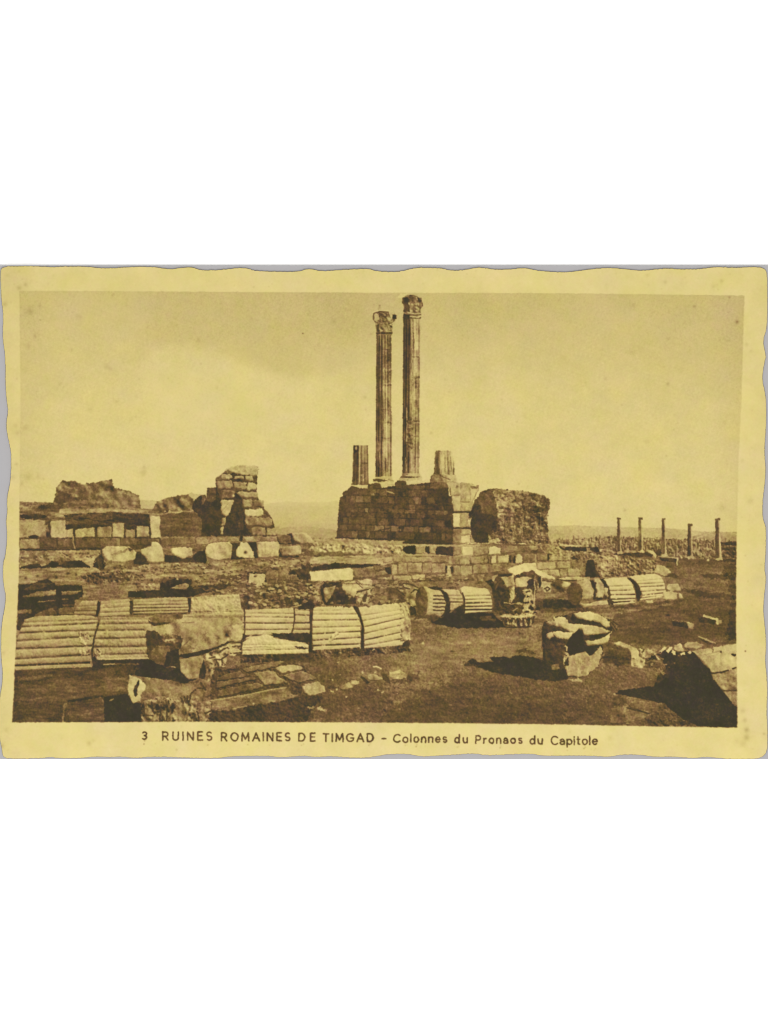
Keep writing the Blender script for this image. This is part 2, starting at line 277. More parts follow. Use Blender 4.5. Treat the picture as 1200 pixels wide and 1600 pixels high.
for i in range(16): spot(rng.uniform(205, 250), rng.uniform(912, 922), 1.5, .25)
P(tA, [(45, 345), (190, 330), (280, 300), (350, 320), (370, 350), (590, 350), (600, 440), (530, 480), (520, 620), (100, 640), (60, 730), (40, 730)], .88, ground, rough=.04, rel=.03, rim=None, warp=1.2)
for pts, d_ in [([(80, 445), (220, 405), (365, 390), (365, 437), (100, 456)], .50), ([(415, 405), (590, 395), (540, 425), (420, 435)], .55), ([(210, 490), (365, 475), (365, 482), (215, 500)], .42), ([(415, 465), (480, 468), (470, 478), (418, 475)], .55), ([(45, 560), (160, 558), (160, 590), (45, 595)], .60), ([(190, 605), (230, 580), (340, 540), (375, 590), (375, 605), (190, 620)], .60), ([(390, 548), (450, 535), (530, 542), (510, 600), (390, 600)], .64), ([(80, 390), (210, 330), (350, 330), (240, 390), (110, 400)], .74), ([(420, 510), (520, 515), (520, 530), (420, 530)], .68)]:
    P(tA, pts, d_, piece('fallen_stone', None, 0), rough=.06, rel=.06, n='h')
P(tA, [(985, 400), (1210, 395), (1210, 452), (985, 455)], .88, ground, rim=None)
P(tB, [(0, 395), (90, 395), (170, 330), (300, 290), (440, 300), (430, 340), (420, 360), (600, 345), (780, 325), (760, 360), (700, 385), (500, 425), (400, 452), (0, 452)], .87, ground, rough=.05, rim=None, warp=1.2)
P(tB, [(250, 375), (370, 328), (418, 350), (380, 388)], .42, piece('fallen_stone', None, 0)); P(tB, [(0, 330), (160, 335), (165, 390), (0, 392)], .42, None, rel=.1, k='rf', rim=None)
for i in range(60): spot(rng.uniform(222, 300), rng.uniform(880, 920), rng.uniform(.8, 1.8), rng.choice([.25, .2, -.14]))
P(tB, [(640, 270), (900, 255), (920, 290), (780, 310), (640, 300)], .74, None, rim=None, warp=2.5, mix=.7)
P(tB, [(850, 440), (1200, 395), (1230, 560), (860, 560)], .60, ground, rough=.10, rel=.15, rim=None, warp=2); P(ID1, [(420, 908), (505, 906), (512, 945), (470, 950), (420, 948)], .60, ground, rough=.10, rel=.15, rim=None, warp=2)
L(tB, [(850, 445), (1000, 415), (1200, 400)], .36, 1.6)
P(ID1, [(455, 934), (490, 936), (490, 950), (466, 951)], .86, ground, rim=None, warp=1.8); P(ID1, [(430, 938), (458, 935), (456, 948), (430, 948)], .76, None, rim=None, warp=2)
ST(t7, [(85, 722), (180, 718), (182, 825), (80, 830)], .54, 0, 'fallen_stone', rim=(.03, .1)); ST(t7, [(186, 718), (270, 715), (282, 808), (186, 822)], .56, 0, 'fallen_stone', rim=(.03, .1)); ST(t7, [(285, 760), (365, 760), (366, 820), (292, 822)], .52, 0, 'fallen_stone', rim=(.03, .12), rnd=1)
P(tB, [(905, 235), (1060, 240), (1075, 350), (1000, 375), (905, 345)], .82, ground, rim=None)
P(tB, [(925, 250), (1062, 250), (1056, 345), (995, 368), (916, 338)], .17, piece('fallen_stone', 'small bright square stone on the slope left of the dark shrub'), rel=.06, rim=(.03, .1))
for i in range(50): L(ID1, [(x_ := rng.uniform(300, 480), y_ := rng.uniform(904, 930)), (x_ + rng.uniform(4, 12), y_ + rng.uniform(-1.5, 1.5))], rng.choice([.34, .74, .70]), rng.uniform(1, 2.2), warp=2, mix=.6)
RUBBLE(ID1, [(150, 884), (300, 878), (480, 870), (480, 890), (400, 905), (160, 905)], 150, 1.2, 3.2, (.26, .34, .42, .5))
RUBBLE(ID1, [(380, 912), (500, 905), (505, 942), (440, 948), (385, 945)], 130, 1.8, 5.0, (.3, .38, .44, .5, .58))
RUBBLE(ID1, [(300, 905), (400, 900), (400, 925), (380, 930), (340, 930)], 40, 1.8, 4.5, (.34, .42, .5))
RUBBLE(ID1, [(34, 860), (150, 860), (150, 876), (34, 880)], 26, 1.2, 3.0, (.36, .42, .5))
RUBBLE(ID1, [(240, 858), (330, 874), (480, 862), (480, 872), (250, 880)], 20, 1.2, 2.6, (.32, .4))
# ------------------------------------------------------------------ row of boulders along the terrace
def BL(t, pts, d, label, name='boulder', **kw):
    i = piece(name, label); kw.setdefault('rough', .055); kw.setdefault('rel', .085); kw.setdefault('rim', (.05, .16)); kw.setdefault('rw', 3); kw.setdefault('rnd', 1 if name in ('boulder', 'fallen_stone') else 0)
    P(t, pts, d, i, **kw); return i
P(t6, [(-30, 790), (60, 860), (60, 880), (-60, 880), (-60, 800)], .86, ground, rim=None); P(t6, [(205, 800), (440, 825), (480, 770), (560, 760), (560, 870), (380, 860), (205, 862)], .85, ground, rim=None)
P(t6, [(765, 700), (980, 690), (1000, 830), (765, 840)], .88, ground, rim=None)
for pts, d_ in [([(170, 660), (270, 655), (275, 725), (180, 740)], .62), ([(278, 655), (460, 650), (460, 700), (280, 725)], .50), ([(470, 650), (755, 650), (755, 690), (640, 690), (560, 710), (470, 715)], .44), ([(760, 650), (845, 650), (830, 685), (765, 690)], .42), ([(870, 645), (1160, 640), (1160, 680), (990, 690), (900, 690)], .42)]:
    ST(t6, pts, d_, lw, 'base_stone')
P(t6, [(835, 680), (850, 640), (868, 645), (860, 690)], .9, None, rim=None)
BL(t5, [(758, 705), (800, 670), (980, 670), (1050, 720), (1045, 790), (905, 815), (800, 795)], .24, 'rounded pale boulder, leftmost of the boulder row below the low wall')
P(t5, [(830, 740), (900, 715), (985, 690), (970, 715), (850, 755)], .52, None, rim=None, warp=1.5, mix=.7); P(t5, [(975, 680), (1030, 700), (1000, 715)], .8, None, rim=None)
P(t5, [(1050, 800), (1060, 720), (1100, 725), (1150, 800)], .85, ground, rim=None)
BL(t6, [(-10, 750), (90, 730), (85, 690), (150, 688), (190, 760), (205, 865), (80, 865), (15, 800)], .17, 'pale angular boulder with pointed top, second from left in the row')
BL(t6, [(248, 740), (440, 735), (445, 810), (360, 838), (265, 790)], .22, 'low pale boulder with dark hollow beneath it', g=(.12, .05))
BL(t6, [(543, 765), (580, 700), (775, 690), (775, 832), (640, 852), (560, 822)], .24, 'large pale block in the boulder row under the stone pillar', g=(.14, .05))
i_ = BL(t6, [(808, 770), (850, 690), (920, 700), (965, 790), (968, 832), (818, 822)], .18, 'small pale boulder pierced by a dark hole'); spot(220 + 893 / 5.4545, 720 + 778 / 5.4545, 2.6, .75)
BL(t6, [(988, 690), (1182, 688), (1172, 820), (1000, 822)], .24, 'squared pale block at right end of the boulder row', name='stone_block'); L(t6, [(1062, 700), (1058, 820)], .42, 2, mix=.5)
BL(t7, [(205, 530), (220, 515), (385, 500), (385, 580), (340, 590), (220, 590)], .40, 'long dull stone lying right of the squared block', name='fallen_stone'); P(t7, [(195, 530), (225, 590), (360, 590), (370, 605), (200, 600)], .86, ground, rim=None)
BL(t7, [(180, 415), (290, 415), (300, 490), (205, 495), (185, 460)], .58, 'dull squared stone behind the boulder row', name='fallen_stone'); P(t7, [(250, 405), (300, 400), (320, 450), (390, 490), (300, 500), (290, 420)], .80, ground, rim=None)
BL(t7, [(300, 398), (430, 395), (520, 490), (380, 492), (325, 450)], .34, 'flat slanted slab lying below the far hills', name='stone_slab')
P(t7, [(380, 580), (480, 545), (500, 580), (420, 600)], .66, None, rim=None, warp=2)
# ------------------------------------------------------------------ ruined stone pillar
hump = piece('rubble_heap', 'low rubble heap and earth bank left of the stone pillar')
P(t6, [(80, 440), (150, 340), (250, 310), (350, 290), (400, 292), (455, 330), (440, 440), (330, 435)], .56, hump, rel=.14, warp=1.6, rim=(.03, .05))
P(t6, [(165, 470), (300, 440), (450, 430), (522, 480), (517, 645), (165, 645)], .65, hump, rough=.06, rel=.05, k='rh', n='h', rim=None, warp=1.2)
P(t6, [(-10, 445), (70, 460), (78, 550), (70, 560), (-10, 550)], .86, None, rim=None); L(t6, [(0, 445), (170, 455), (330, 425), (450, 430)], .42, 2)
for x in (340, 240, 200): L(t6, [(x, 435), (x + 5, 425), (x + 12, 432)], .15, 2, mix=.7)
pil = piece('stone_pillar', 'ruined pillar of rounded stacked blocks with dark shaded hollow, left of the podium')
P(t6, [(565, 230), (640, 225), (640, 150), (700, 110), (780, 110), (860, 130), (960, 190), (1000, 320), (1050, 400), (1045, 470), (1120, 490), (1160, 640), (515, 640), (520, 500), (440, 410), (450, 340), (510, 295), (550, 290), (560, 330)], .84, pil, rough=.04, rel=.04, rim=None)
P(t6, [(520, 290), (550, 288), (555, 330), (520, 380)], .62, None, rim=None); P(t6, [(565, 232), (640, 228), (645, 330), (600, 350), (560, 340)], .72, None, rel=.06, rim=None)
P(t6, [(640, 150), (700, 105), (760, 60), (1000, 50), (985, 250), (1000, 320), (1050, 400), (1120, 490), (1160, 637), (950, 637), (890, 560), (890, 460), (862, 400), (860, 310), (800, 275), (690, 325), (650, 240)], .68, pil, rough=.08, rim=None)
for pts, d_ in [([(712, 92), (740, 60), (830, 35), (960, 35), (1002, 60), (996, 127), (870, 120), (770, 98), (715, 102)], .28), ([(635, 145), (690, 110), (780, 110), (785, 152), (650, 172)], .34), ([(795, 125), (880, 130), (882, 158), (795, 152)], .32), ([(890, 130), (957, 130), (962, 178), (892, 168)], .36), ([(648, 172), (780, 166), (782, 240), (650, 238)], .43),
                ([(790, 175), (900, 180), (896, 250), (800, 238)], .36), ([(905, 188), (975, 185), (985, 246), (910, 250)], .26), ([(668, 245), (800, 250), (792, 320), (680, 325)], .52), ([(812, 260), (985, 260), (1000, 320), (862, 312)], .36), ([(680, 330), (800, 335), (772, 400), (740, 470), (700, 468), (682, 380)], .28), ([(686, 480), (732, 480), (722, 545), (685, 548)], .32),
                ([(680, 560), (712, 560), (698, 630), (680, 630)], .36), ([(866, 325), (950, 325), (950, 395), (872, 400)], .42), ([(960, 332), (1046, 335), (1046, 400), (966, 395)], .46), ([(890, 412), (1040, 405), (1046, 470), (886, 472)], .15), ([(890, 482), (1120, 485), (1116, 560), (895, 555)], .46), ([(945, 565), (1065, 562), (1065, 635), (950, 635)], .43), ([(1072, 570), (1160, 570), (1160, 637), (1072, 637)], .42), ([(822, 435), (868, 430), (880, 600), (832, 600)], .75)]:
    ST(t6, pts, d_, pil, rim=(.05, .13), rw=3, rel=.08, rnd=1, warp=1.3)
P(t6, [(712, 92), (740, 75), (775, 98), (770, 110), (715, 104)], .62, None, rim=None); P(t6, [(636, 150), (685, 120), (690, 165), (650, 172)], .62, None, rim=None, mix=.8); L(t6, [(825, 40), (825, 118)], .32, 1.2, mix=.6)
P(t6, [(665, 240), (700, 260), (690, 320), (668, 330)], .7, None, rim=None, mix=.7); spot(365, 774.5, 2, -.5); L(t6, [(700, 420), (740, 370), (760, 350)], .45, 1.5, mix=.6)
# ------------------------------------------------------------------ temple podium with its columns
t1 = tile(540, 450, 1200 / 180); t3 = tile(510, 680, 1200 / 180); t4 = tile(660, 690, 1200 / 220)
pod = piece('temple_podium', 'tall dark block-built podium carrying the two tall columns')
PODO = [(525.5, 841), (527, 822), (529, 796), (530.5, 777), (535.5, 775), (536.5, 768), (543, 766), (549, 758.5), (574, 763), (575, 756.5), (595, 756), (596, 762), (617, 759), (618, 753), (634, 751.5), (635, 757), (673, 753.5), (699, 753), (700.5, 763), (700.5, 774), (705, 775.7), (706, 786.7), (709, 788), (709, 800), (708, 849), (640, 846)]
P(ID1, PODO, .80, pod, rough=.05, rel=.03, rim=None, warp=.8)
(pc, pe, pa, pb), pmask, _, _ = mask_of(PODO, .5)
y = 757.0; row = 0
while y < 845:
    h_ = rng.choice([7.5, 9.5, 11.5]); x = 524 - rng.uniform(0, 8)
    while x < 712:
        w_ = rng.choice([7, 9, 11, 13, 16, 20]) * rng.uniform(.9, 1.1); cx, cy = x + w_ / 2, y + h_ / 2
        base = np.interp(cx, [525, 560, 640, 680, 710], [.63, .65, .70, .76, .79]) + (.05 if 575 < cx < 600 and 780 < cy < 800 else 0) + rng.normal(0, .075)
        if rng.random() < .14: base -= rng.uniform(.06, .16)
        yt = y + (cx - 620) * .03
        inp = [inside(PODO, np.array([[q]]), np.array([[r]]))[0, 0] for q, r in ((x + 1.5, yt + 1.5), (x + w_ - 1.5, yt + 1.5), (x + w_ - 1.5, yt + h_ - 1.5), (x + 1.5, yt + h_ - 1.5))]
        if all(inp):
            P(ID1, [(x + .5, yt + .5), (x + w_ - .5, yt + .5), (x + w_ - .6, yt + h_ - .6), (x + .5, yt + h_ - .6)], base, piece('stone_block', None, pod), rough=.05, rel=.04, warp=.9, rim=(.03, .11), rw=1, mix=.9)
        x += w_
    y += h_; row += 1
for pts, d_ in [([(690, 140), (725, 140), (725, 197), (690, 197)], .42), ([(800, 140), (860, 140), (862, 197), (800, 197)], .58), ([(600, 95), (650, 95), (650, 135), (600, 135)], .58), ([(682, 90), (708, 90), (706, 132), (682, 132)], .54), ([(745, 272), (778, 272), (778, 327), (745, 327)], .46), ([(710, 285), (735, 285), (735, 322), (710, 322)], .56), ([(640, 285), (660, 290), (662, 318), (642, 318)], .48),
                ([(525, 225), (552, 222), (552, 265), (525, 268)], .54), ([(480, 225), (508, 225), (508, 262), (480, 262)], .58), ([(435, 230), (460, 230), (458, 265), (435, 262)], .56), ([(380, 270), (430, 262), (425, 330), (385, 335)], .60), ([(390, 345), (470, 338), (465, 390), (400, 395)], .60), ([(190, 350), (230, 350), (230, 400), (190, 400)], .58), ([(540, 345), (582, 345), (582, 385), (540, 385)], .60), ([(575, 285), (605, 290), (605, 318), (575, 318)], .58), ([(620, 440), (650, 440), (650, 500), (620, 500)], .62), ([(310, 290), (350, 290), (350, 330), (310, 330)], .62), ([(920, 385), (945, 385), (945, 415), (920, 415)], .70)]:
    P(t8, pts, d_, None, rough=.06, rel=.05, warp=2.2, rim=None, mix=.6)
for pts, d_ in [([(555, 95), (598, 95), (598, 140), (555, 140)], .86), ([(755, 140), (795, 140), (795, 200), (755, 200)], .86), ([(460, 280), (520, 280), (520, 325), (460, 325)], .86), ([(860, 75), (980, 70), (985, 200), (870, 200)], .84), ([(350, 110), (395, 105), (400, 160), (360, 165)], .84)]:
    P(t8, pts, d_, None, rough=.03, rel=.02, warp=1.2, rim=None, mix=.8)
L(t3, [(630, 582), (700, 605)], .3, 2.2); L(t8, [(390, 380), (415, 345), (440, 375), (465, 340)], .55, 1.4, mix=.6); L(t8, [(380, 430), (500, 405)], .84, 1.5); spot(520 + 576 / 5.4545, 750 + 426 / 5.4545, 1.5, -.5); spot(594, 831, 1, -.2)
P(t8, [(160, 45), (300, 60), (420, 75), (480, 95), (300, 110), (90, 130), (100, 95)], .64, None, rough=.06, rel=.06, rim=None, mix=.6)
L(t8, [(25, 492), (360, 520), (1020, 545)], .86, 3)
# lit corner pier of the podium
pier = piece('corner_pier', 'sunlit corner pier of pale blocks at the right end of the podium')
P(t4, [(230, 345), (290, 345), (300, 348), (400, 350), (480, 378), (478, 410), (430, 510), (432, 572), (420, 600), (395, 610), (418, 660), (418, 725), (405, 745), (410, 790), (440, 800), (458, 862), (258, 866), (262, 590), (250, 460), (232, 450)], .40, pier, rel=.05, rim=None)
for pts, d_ in [([(232, 348), (320, 345), (322, 455), (245, 455)], .27), ([(325, 352), (400, 352), (405, 510), (325, 520), (322, 460)], .33), ([(405, 355), (470, 378), (470, 405), (430, 500), (408, 510)], .22), ([(252, 462), (322, 462), (322, 590), (265, 590)], .25), ([(325, 525), (430, 515), (430, 572), (415, 590), (325, 592)], .36), ([(260, 612), (318, 612), (318, 725), (262, 725)], .09), ([(318, 612), (390, 606), (392, 660), (412, 668), (412, 690), (390, 725), (318, 725)], .36), ([(390, 665), (415, 662), (415, 722), (388, 722)], .12),
                ([(260, 748), (328, 748), (328, 862), (260, 864)], .46), ([(333, 748), (405, 748), (405, 788), (335, 792)], .36), ([(330, 800), (402, 795), (402, 862), (330, 865)], .11), ([(408, 795), (435, 800), (455, 860), (408, 862)], .42)]:
    ST(t4, pts, d_, pier, rim=(.03, .08), rel=.05)
L(t4, [(258, 600), (420, 598)], .92, 2.6); L(t4, [(262, 735), (412, 737)], .90, 2.4); P(t4, [(410, 380), (480, 375), (470, 400), (415, 400)], .55, None, rim=None); spot(713, 760, 2, .35); spot(718, 767, 2.5, -.2); L(t4, [(250, 460), (330, 470)], .4, 1.5, mix=.5); spot(732, 777, 3, -.15)
# rubble core block right of it
core = piece('rubble_core', 'massive rough rubble core of the temple wall right of the podium')
CORE = [(742, 848), (735, 833), (736, 809), (731, 809), (741, 782), (753.5, 766), (770, 763), (816, 767), (838, 770.5), (850.7, 775), (857, 780), (859, 786), (858, 793), (854, 804), (855, 826), (856, 837), (862, 849)]
P(ID1, CORE, .78, core, rough=.08, rel=.05, rim=None, warp=1.2)
P(ID1, [(753, 768), (771, 765), (776, 800), (756, 806), (745, 782)], .66, None, rough=.08, rel=.05, rim=None, warp=2, mix=.8)
P(ID1, [(740, 800), (778, 806), (775, 826), (762, 834), (764, 848), (743, 848), (736, 833), (737, 810)], .86, None, rough=.05, rel=.03, rim=None, warp=1.5, mix=.8)
P(ID1, [(770, 763.5), (816, 767.5), (838, 770.5), (850.7, 775), (857, 780), (859, 786), (858, 793), (854, 804), (855, 826), (856, 837), (862, 849), (764, 848), (762, 836), (781, 828), (777, 800), (773, 778)], .51, core, rough=.13, rel=.15, k='rm', rim=(.06, .05), warp=1.4)
P(ID1, [(776, 778), (800, 775), (820, 790), (815, 800), (780, 798)], .44, None, rel=.2, k='rf', rim=None, warp=2.5, mix=.5); P(ID1, [(805, 800), (828, 797), (830, 822), (815, 826), (800, 815)], .64, None, rel=.18, rough=.1, k='rf', rim=None, warp=3, mix=.75); P(ID1, [(812, 830), (855, 834), (856, 848), (812, 848)], .60, None, rel=.18, rough=.1, k='rf', rim=None, warp=2.5, mix=.6); P(ID1, [(770, 830), (800, 828), (800, 848), (772, 846)], .64, None, rel=.16, k='rf', rim=None, warp=2.5, mix=.7)
RUBBLE(ID1, [(772, 766), (838, 771), (857, 784), (853, 804), (855, 846), (768, 846), (781, 828), (776, 800)], 130, 1.3, 3.4, (.36, .42, .48, .54, .6))
L(ID1, [(778, 800), (815, 803), (855, 806)], .66, 2.4, warp=2, mix=.7); L(ID1, [(790, 812), (800, 806), (808, 818), (805, 828)], .72, 2.2, warp=1.5, mix=.7); L(ID1, [(778, 826), (820, 828), (856, 829)], .62, 2, warp=2, mix=.6)
for i in range(70): spot(rng.uniform(778, 855), rng.uniform(770, 846), rng.uniform(.8, 2.0), rng.choice([.26, .22, -.16]))
for i in range(22): x = rng.uniform(786, 850); L(ID1, [(x, rng.uniform(800, 835)), (x + rng.uniform(-3, 5), rng.uniform(805, 846))], rng.choice([.75, .3]), 1.3, warp=1.5, mix=.5)
P(t9, [(355, 345), (430, 325), (450, 355), (400, 380), (350, 375)], .30, piece('fallen_stone', None, 0), rel=.12, k='rf')
# columns ---------------------------------------------------------------------------------
pr_l = [(0, .72), (.10, .76), (.30, .64), (.46, .56), (.56, .46), (.72, .40), (.9, .45), (1, .54)]
pr_r = [(0, .76), (.12, .82), (.32, .74), (.42, .54), (.55, .40), (.7, .35), (.85, .35), (1, .44)]
c1 = piece('column', 'left of the two tall fluted columns, the shorter one with a broken capital')
b1, s1, k1 = piece('column_base', None, c1), piece('shaft', None, c1), piece('capital', None, c1)
P(t3, [(468, 498), (560, 500), (572, 542), (520, 545), (468, 520)], .70, c1, rim=None)
P(t3, [(485, 458), (530, 430), (680, 438), (706, 478), (690, 500), (486, 492)], .20, b1, rim=None, rel=.03); P(t3, [(485, 460), (530, 452), (640, 470), (560, 482), (486, 480)], .78, None, rim=None, mix=.9); L(t3, [(640, 462), (700, 474)], .45, 1.4); L(t3, [(520, 446), (680, 446)], .36, 1.2)
P(t3, [(558, 500), (700, 500), (712, 522), (572, 545)], .12, c1, rel=.02, rim=None)
SHAFT(588, 611, 519, 586.3, 612, 745, pr_l, 15, s1)
P(t3, [(510, 440), (530, 425), (680, 430), (682, 445), (520, 450)], .25, b1, rim=None, mix=.8)
P(t1, [(288, 262), (360, 236), (440, 250), (462, 290), (480, 330), (510, 262), (532, 292), (512, 340), (478, 372), (486, 470), (480, 492), (318, 488), (322, 460), (308, 372), (290, 332)], .55, k1, rel=.10, k='rf', rim=None, warp=.8)
P(t1, [(300, 275), (345, 265), (350, 330), (325, 355), (300, 330)], .30, None, rim=None, warp=1.2); P(t1, [(345, 255), (430, 258), (445, 330), (400, 355), (350, 340)], .70, None, rel=.14, k='rf', rim=None, warp=1.5); P(t1, [(425, 300), (470, 310), (470, 345), (440, 340)], .25, None, rim=None, warp=1); P(t1, [(485, 275), (525, 280), (525, 320), (490, 330)], .86, None, rim=None, warp=1); P(t1, [(345, 375), (400, 385), (405, 450), (350, 455)], .42, None, rel=.12, k='rf', rim=None, warp=1.5); P(t1, [(405, 385), (480, 375), (478, 455), (410, 460)], .38, None, rel=.14, k='rf', rim=None, warp=1.5); P(t1, [(455, 390), (482, 395), (478, 415), (458, 415)], .85, None, rim=None); P(t1, [(318, 380), (345, 375), (350, 460), (325, 460)], .72, None, rim=None)
L(t1, [(288, 330), (292, 265), (360, 242), (440, 252)], .72, 1.5); L(t1, [(320, 470), (480, 468)], .84, 2.6); L(t1, [(330, 488), (478, 485)], .5, 1.6); L(t1, [(280, 255), (350, 232), (460, 240)], .04, 1.4, mix=.8)
P(t1, [(338, 172), (358, 172), (366, 225), (340, 222)], .42, k1, rim=None, warp=1.0, mix=.8)
for y_, d_ in [(545, .16), (577, -.1), (601, .2), (637, -.1), (660, .14), (683, .16), (705, .1)]:
    P(ID1, [(588 + rng.uniform(0, 12), y_), (612, y_ + rng.uniform(-1, 1)), (612, y_ + 1.6), (597, y_ + 2)], d_, None, rough=.02, rel=0, rim=None, add=True)
for i in range(14):
    y_ = rng.uniform(525, 735); x_ = rng.uniform(596, 609); P(ID1, [(x_, y_), (x_ + rng.uniform(3, 6), y_), (x_ + rng.uniform(3, 6), y_ + rng.uniform(8, 26)), (x_, y_ + rng.uniform(8, 26))], rng.choice([-.12, .12, .1]), None, rough=.03, rel=0, rim=None, warp=2, add=True)
for x_, y1_, y2_, d_ in [(600, 575, 745, -.28), (594, 520, 540, -.2), (603, 600, 680, -.18), (591.5, 690, 730, -.22), (598, 620, 690, .15)]:
    L(ID1, [(x_, y1_), (x_ + .3, (y1_ + y2_) / 2), (x_, y2_)], 0.0 if d_ < 0 else 1, 1.3, warp=.8, mix=abs(d_) * 1.6)
P(ID1, [(586, 690), (612, 690), (612, 745), (596, 745)], -.07, None, rough=.02, rel=0, rim=None, add=True)
c2 = piece('column', 'right of the two tall fluted columns, the taller one with a near complete leafy capital')
b2, s2, k2 = piece('column_base', None, c2), piece('shaft', None, c2), piece('capital', None, c2)
P(t3, [(745, 470), (830, 470), (834, 515), (745, 520), (710, 520), (715, 492)], .72, c2, rim=None)
P(t3, [(765, 440), (790, 398), (970, 392), (988, 428), (1002, 470), (830, 478), (750, 472)], .20, b2, rim=None, rel=.03); P(t3, [(765, 440), (790, 420), (880, 425), (985, 430), (900, 442), (780, 447)], .72, None, rim=None, mix=.9); P(t3, [(760, 450), (850, 460), (850, 470), (752, 470)], .45, None, rim=None, mix=.8); P(t3, [(780, 400), (800, 396), (860, 410), (800, 425)], .6, None, rim=None, mix=.8)
P(t3, [(830, 472), (1000, 468), (1085, 462), (1086, 490), (835, 516)], .08, c2, rel=.02, rim=None)
SHAFT(630, 656, 496, 628.3, 655, 739, pr_r, 15, s2)
P(t1, [(585, 100), (640, 74), (700, 70), (790, 108), (806, 172), (784, 216), (778, 280), (786, 320), (600, 320), (606, 200)], .58, k2, rel=.12, k='rf', rim=None, warp=.8)
P(t1, [(590, 105), (640, 85), (665, 120), (660, 240), (610, 250), (605, 190)], .74, None, rel=.06, rim=None, warp=1.5); P(t1, [(720, 110), (745, 100), (770, 170), (740, 200)], .38, None, rel=.12, k='rf', rim=None, warp=1.5); P(t1, [(745, 100), (790, 115), (785, 150), (755, 150)], .80, None, rim=None, warp=1.4); P(t1, [(660, 150), (760, 170), (770, 250), (670, 255)], .44, None, rel=.16, k='rf', rim=None, warp=1.5); P(t1, [(690, 80), (715, 90), (705, 150), (680, 140)], .74, None, rim=None, warp=1.2)
P(t1, [(600, 265), (670, 280), (668, 322), (600, 320)], .86, None, rim=None); L(t1, [(650, 258), (720, 268), (778, 262)], .18, 2); L(t1, [(672, 295), (740, 305), (786, 292)], .16, 2.4); L(t1, [(665, 310), (775, 318)], .66, 1.6); L(t1, [(660, 280), (780, 280)], .6, 1.2)
P(t1, [(540, 95), (572, 60), (610, 60), (650, 52), (640, 72), (590, 100), (585, 112)], .0, sky, rough=.02, rel=0, rim=None, warp=1.5, mix=.85); L(t1, [(590, 62), (602, 78)], .3, 1.2, mix=.6); L(t1, [(800, 130), (808, 170)], .05, 1.2, mix=.5); L(t1, [(792, 322), (788, 285)], .1, 1.2, mix=.5)
L(t1, [(783, 470), (778, 560), (782, 700)], .10, 1.2, mix=.5)
for y_, d_ in [(557, .2), (587, .22), (589, .25), (623, -.12), (657, .22), (660, -.25), (681, .16), (714, .2)]:
    P(ID1, [(642 + rng.uniform(0, 6), y_), (655, y_ + rng.uniform(-1, 1)), (655, y_ + 2.0), (646, y_ + 2)], d_, None, rough=.02, rel=0, rim=None, add=True)
for i in range(12):
    y_ = rng.uniform(505, 730); x_ = rng.uniform(643, 650); P(ID1, [(x_, y_), (x_ + rng.uniform(4, 7), y_), (x_ + rng.uniform(4, 7), y_ + rng.uniform(10, 26)), (x_, y_ + rng.uniform(8, 26))], rng.choice([-.12, .12, .12]), None, rough=.03, rel=0, rim=None, warp=2, add=True)
for x_, y1_, y2_, d_ in [(643.5, 500, 735, -.34), (646, 560, 640, -.25), (649, 500, 560, -.3), (635, 637, 690, -.35), (640, 585, 650, -.15), (633.5, 715, 738, -.3), (648, 690, 730, .2), (646, 520, 545, .3), (638, 560, 640, .2)]:
    L(ID1, [(x_, y1_), (x_ + .4, (y1_ + y2_) / 2), (x_ - .4, y2_)], 0.05 if d_ < 0 else .95, 1.4, warp=.8, mix=abs(d_) * 1.7)
P(ID1, [(636, 655), (644, 650), (645, 700), (636, 705)], .58, None, rough=.1, rel=.16, k='rf', rim=None, warp=2, mix=.7)
c3 = piece('column_stump', 'fluted column stump at the left end of the podium')
P(t3, [(260, 512), (430, 510), (428, 555), (350, 555), (340, 545), (260, 520)], .18, piece('column_base', None, c3), rim=None, rel=.03); L(t3, [(262, 508), (440, 508)], .72, 2)
SHAFT(552, 575, 695.7, 550, 575.8, 756, [(0, .6), (.12, .72), (.35, .66), (.45, .35), (.6, .45), (.8, .4), (1, .58)], 12, piece('shaft', None, c3), amp=.15)
P(t3, [(298, 115), (320, 118), (315, 160), (300, 155)], .12, None, rim=None, mix=.8); L(t3, [(345, 110), (345, 480)], .14, 1.5, mix=.7); L(t3, [(370, 288), (432, 292)], .75, 1.6); P(t3, [(360, 410), (390, 400), (392, 470), (365, 480)], .2, None, rim=None, mix=.6, warp=1.5); P(t3, [(280, 108), (300, 105), (340, 130), (335, 160), (280, 200)], .15, None, rough=.03, rel=.05, rim=None, add=True); L(t3, [(380, 295), (375, 480)], .7, 1.1, mix=.6)
c4 = piece('column_stump', 'battered column stump at the right end of the podium')
P(t4, [(68, 352), (210, 345), (222, 392), (70, 400)], .64, c4, rim=None); P(t4, [(205, 342), (292, 342), (292, 388), (218, 392)], .25, c4, rim=None)
P(t4, [(66, 292), (95, 272), (282, 282), (300, 345), (66, 354)], .38, piece('column_base', None, c4), rel=.10, rim=(.04, .1), g=(-.35, 0)); L(t4, [(150, 290), (200, 310), (235, 325)], .66, 1.5)
SHAFT(679, 708, 704, 678, 710, 741, [(0, .60), (.12, .66), (.25, .54), (.4, .36), (.6, .36), (.75, .30), (1, .26)], 7, piece('shaft', None, c4), amp=.14, streak=.12, warp=1.0)
P(t4, [(95, 60), (125, 62), (105, 95), (104, 140), (90, 140)], .03, sky, rough=.01, rel=0, rim=None, warp=.4); P(t4, [(238, 60), (285, 60), (285, 200), (265, 150), (250, 105)], .03, sky, rough=.01, rel=0, rim=None, warp=.6)
for x_ in (150, 168): L(t4, [(x_, 90), (x_ + 6, 180), (x_, 270)], .2, 2, mix=.6)
for x_ in (213, 240, 190): L(t4, [(x_, 130), (x_ + 4, 250)], .66, 1.6, mix=.6)
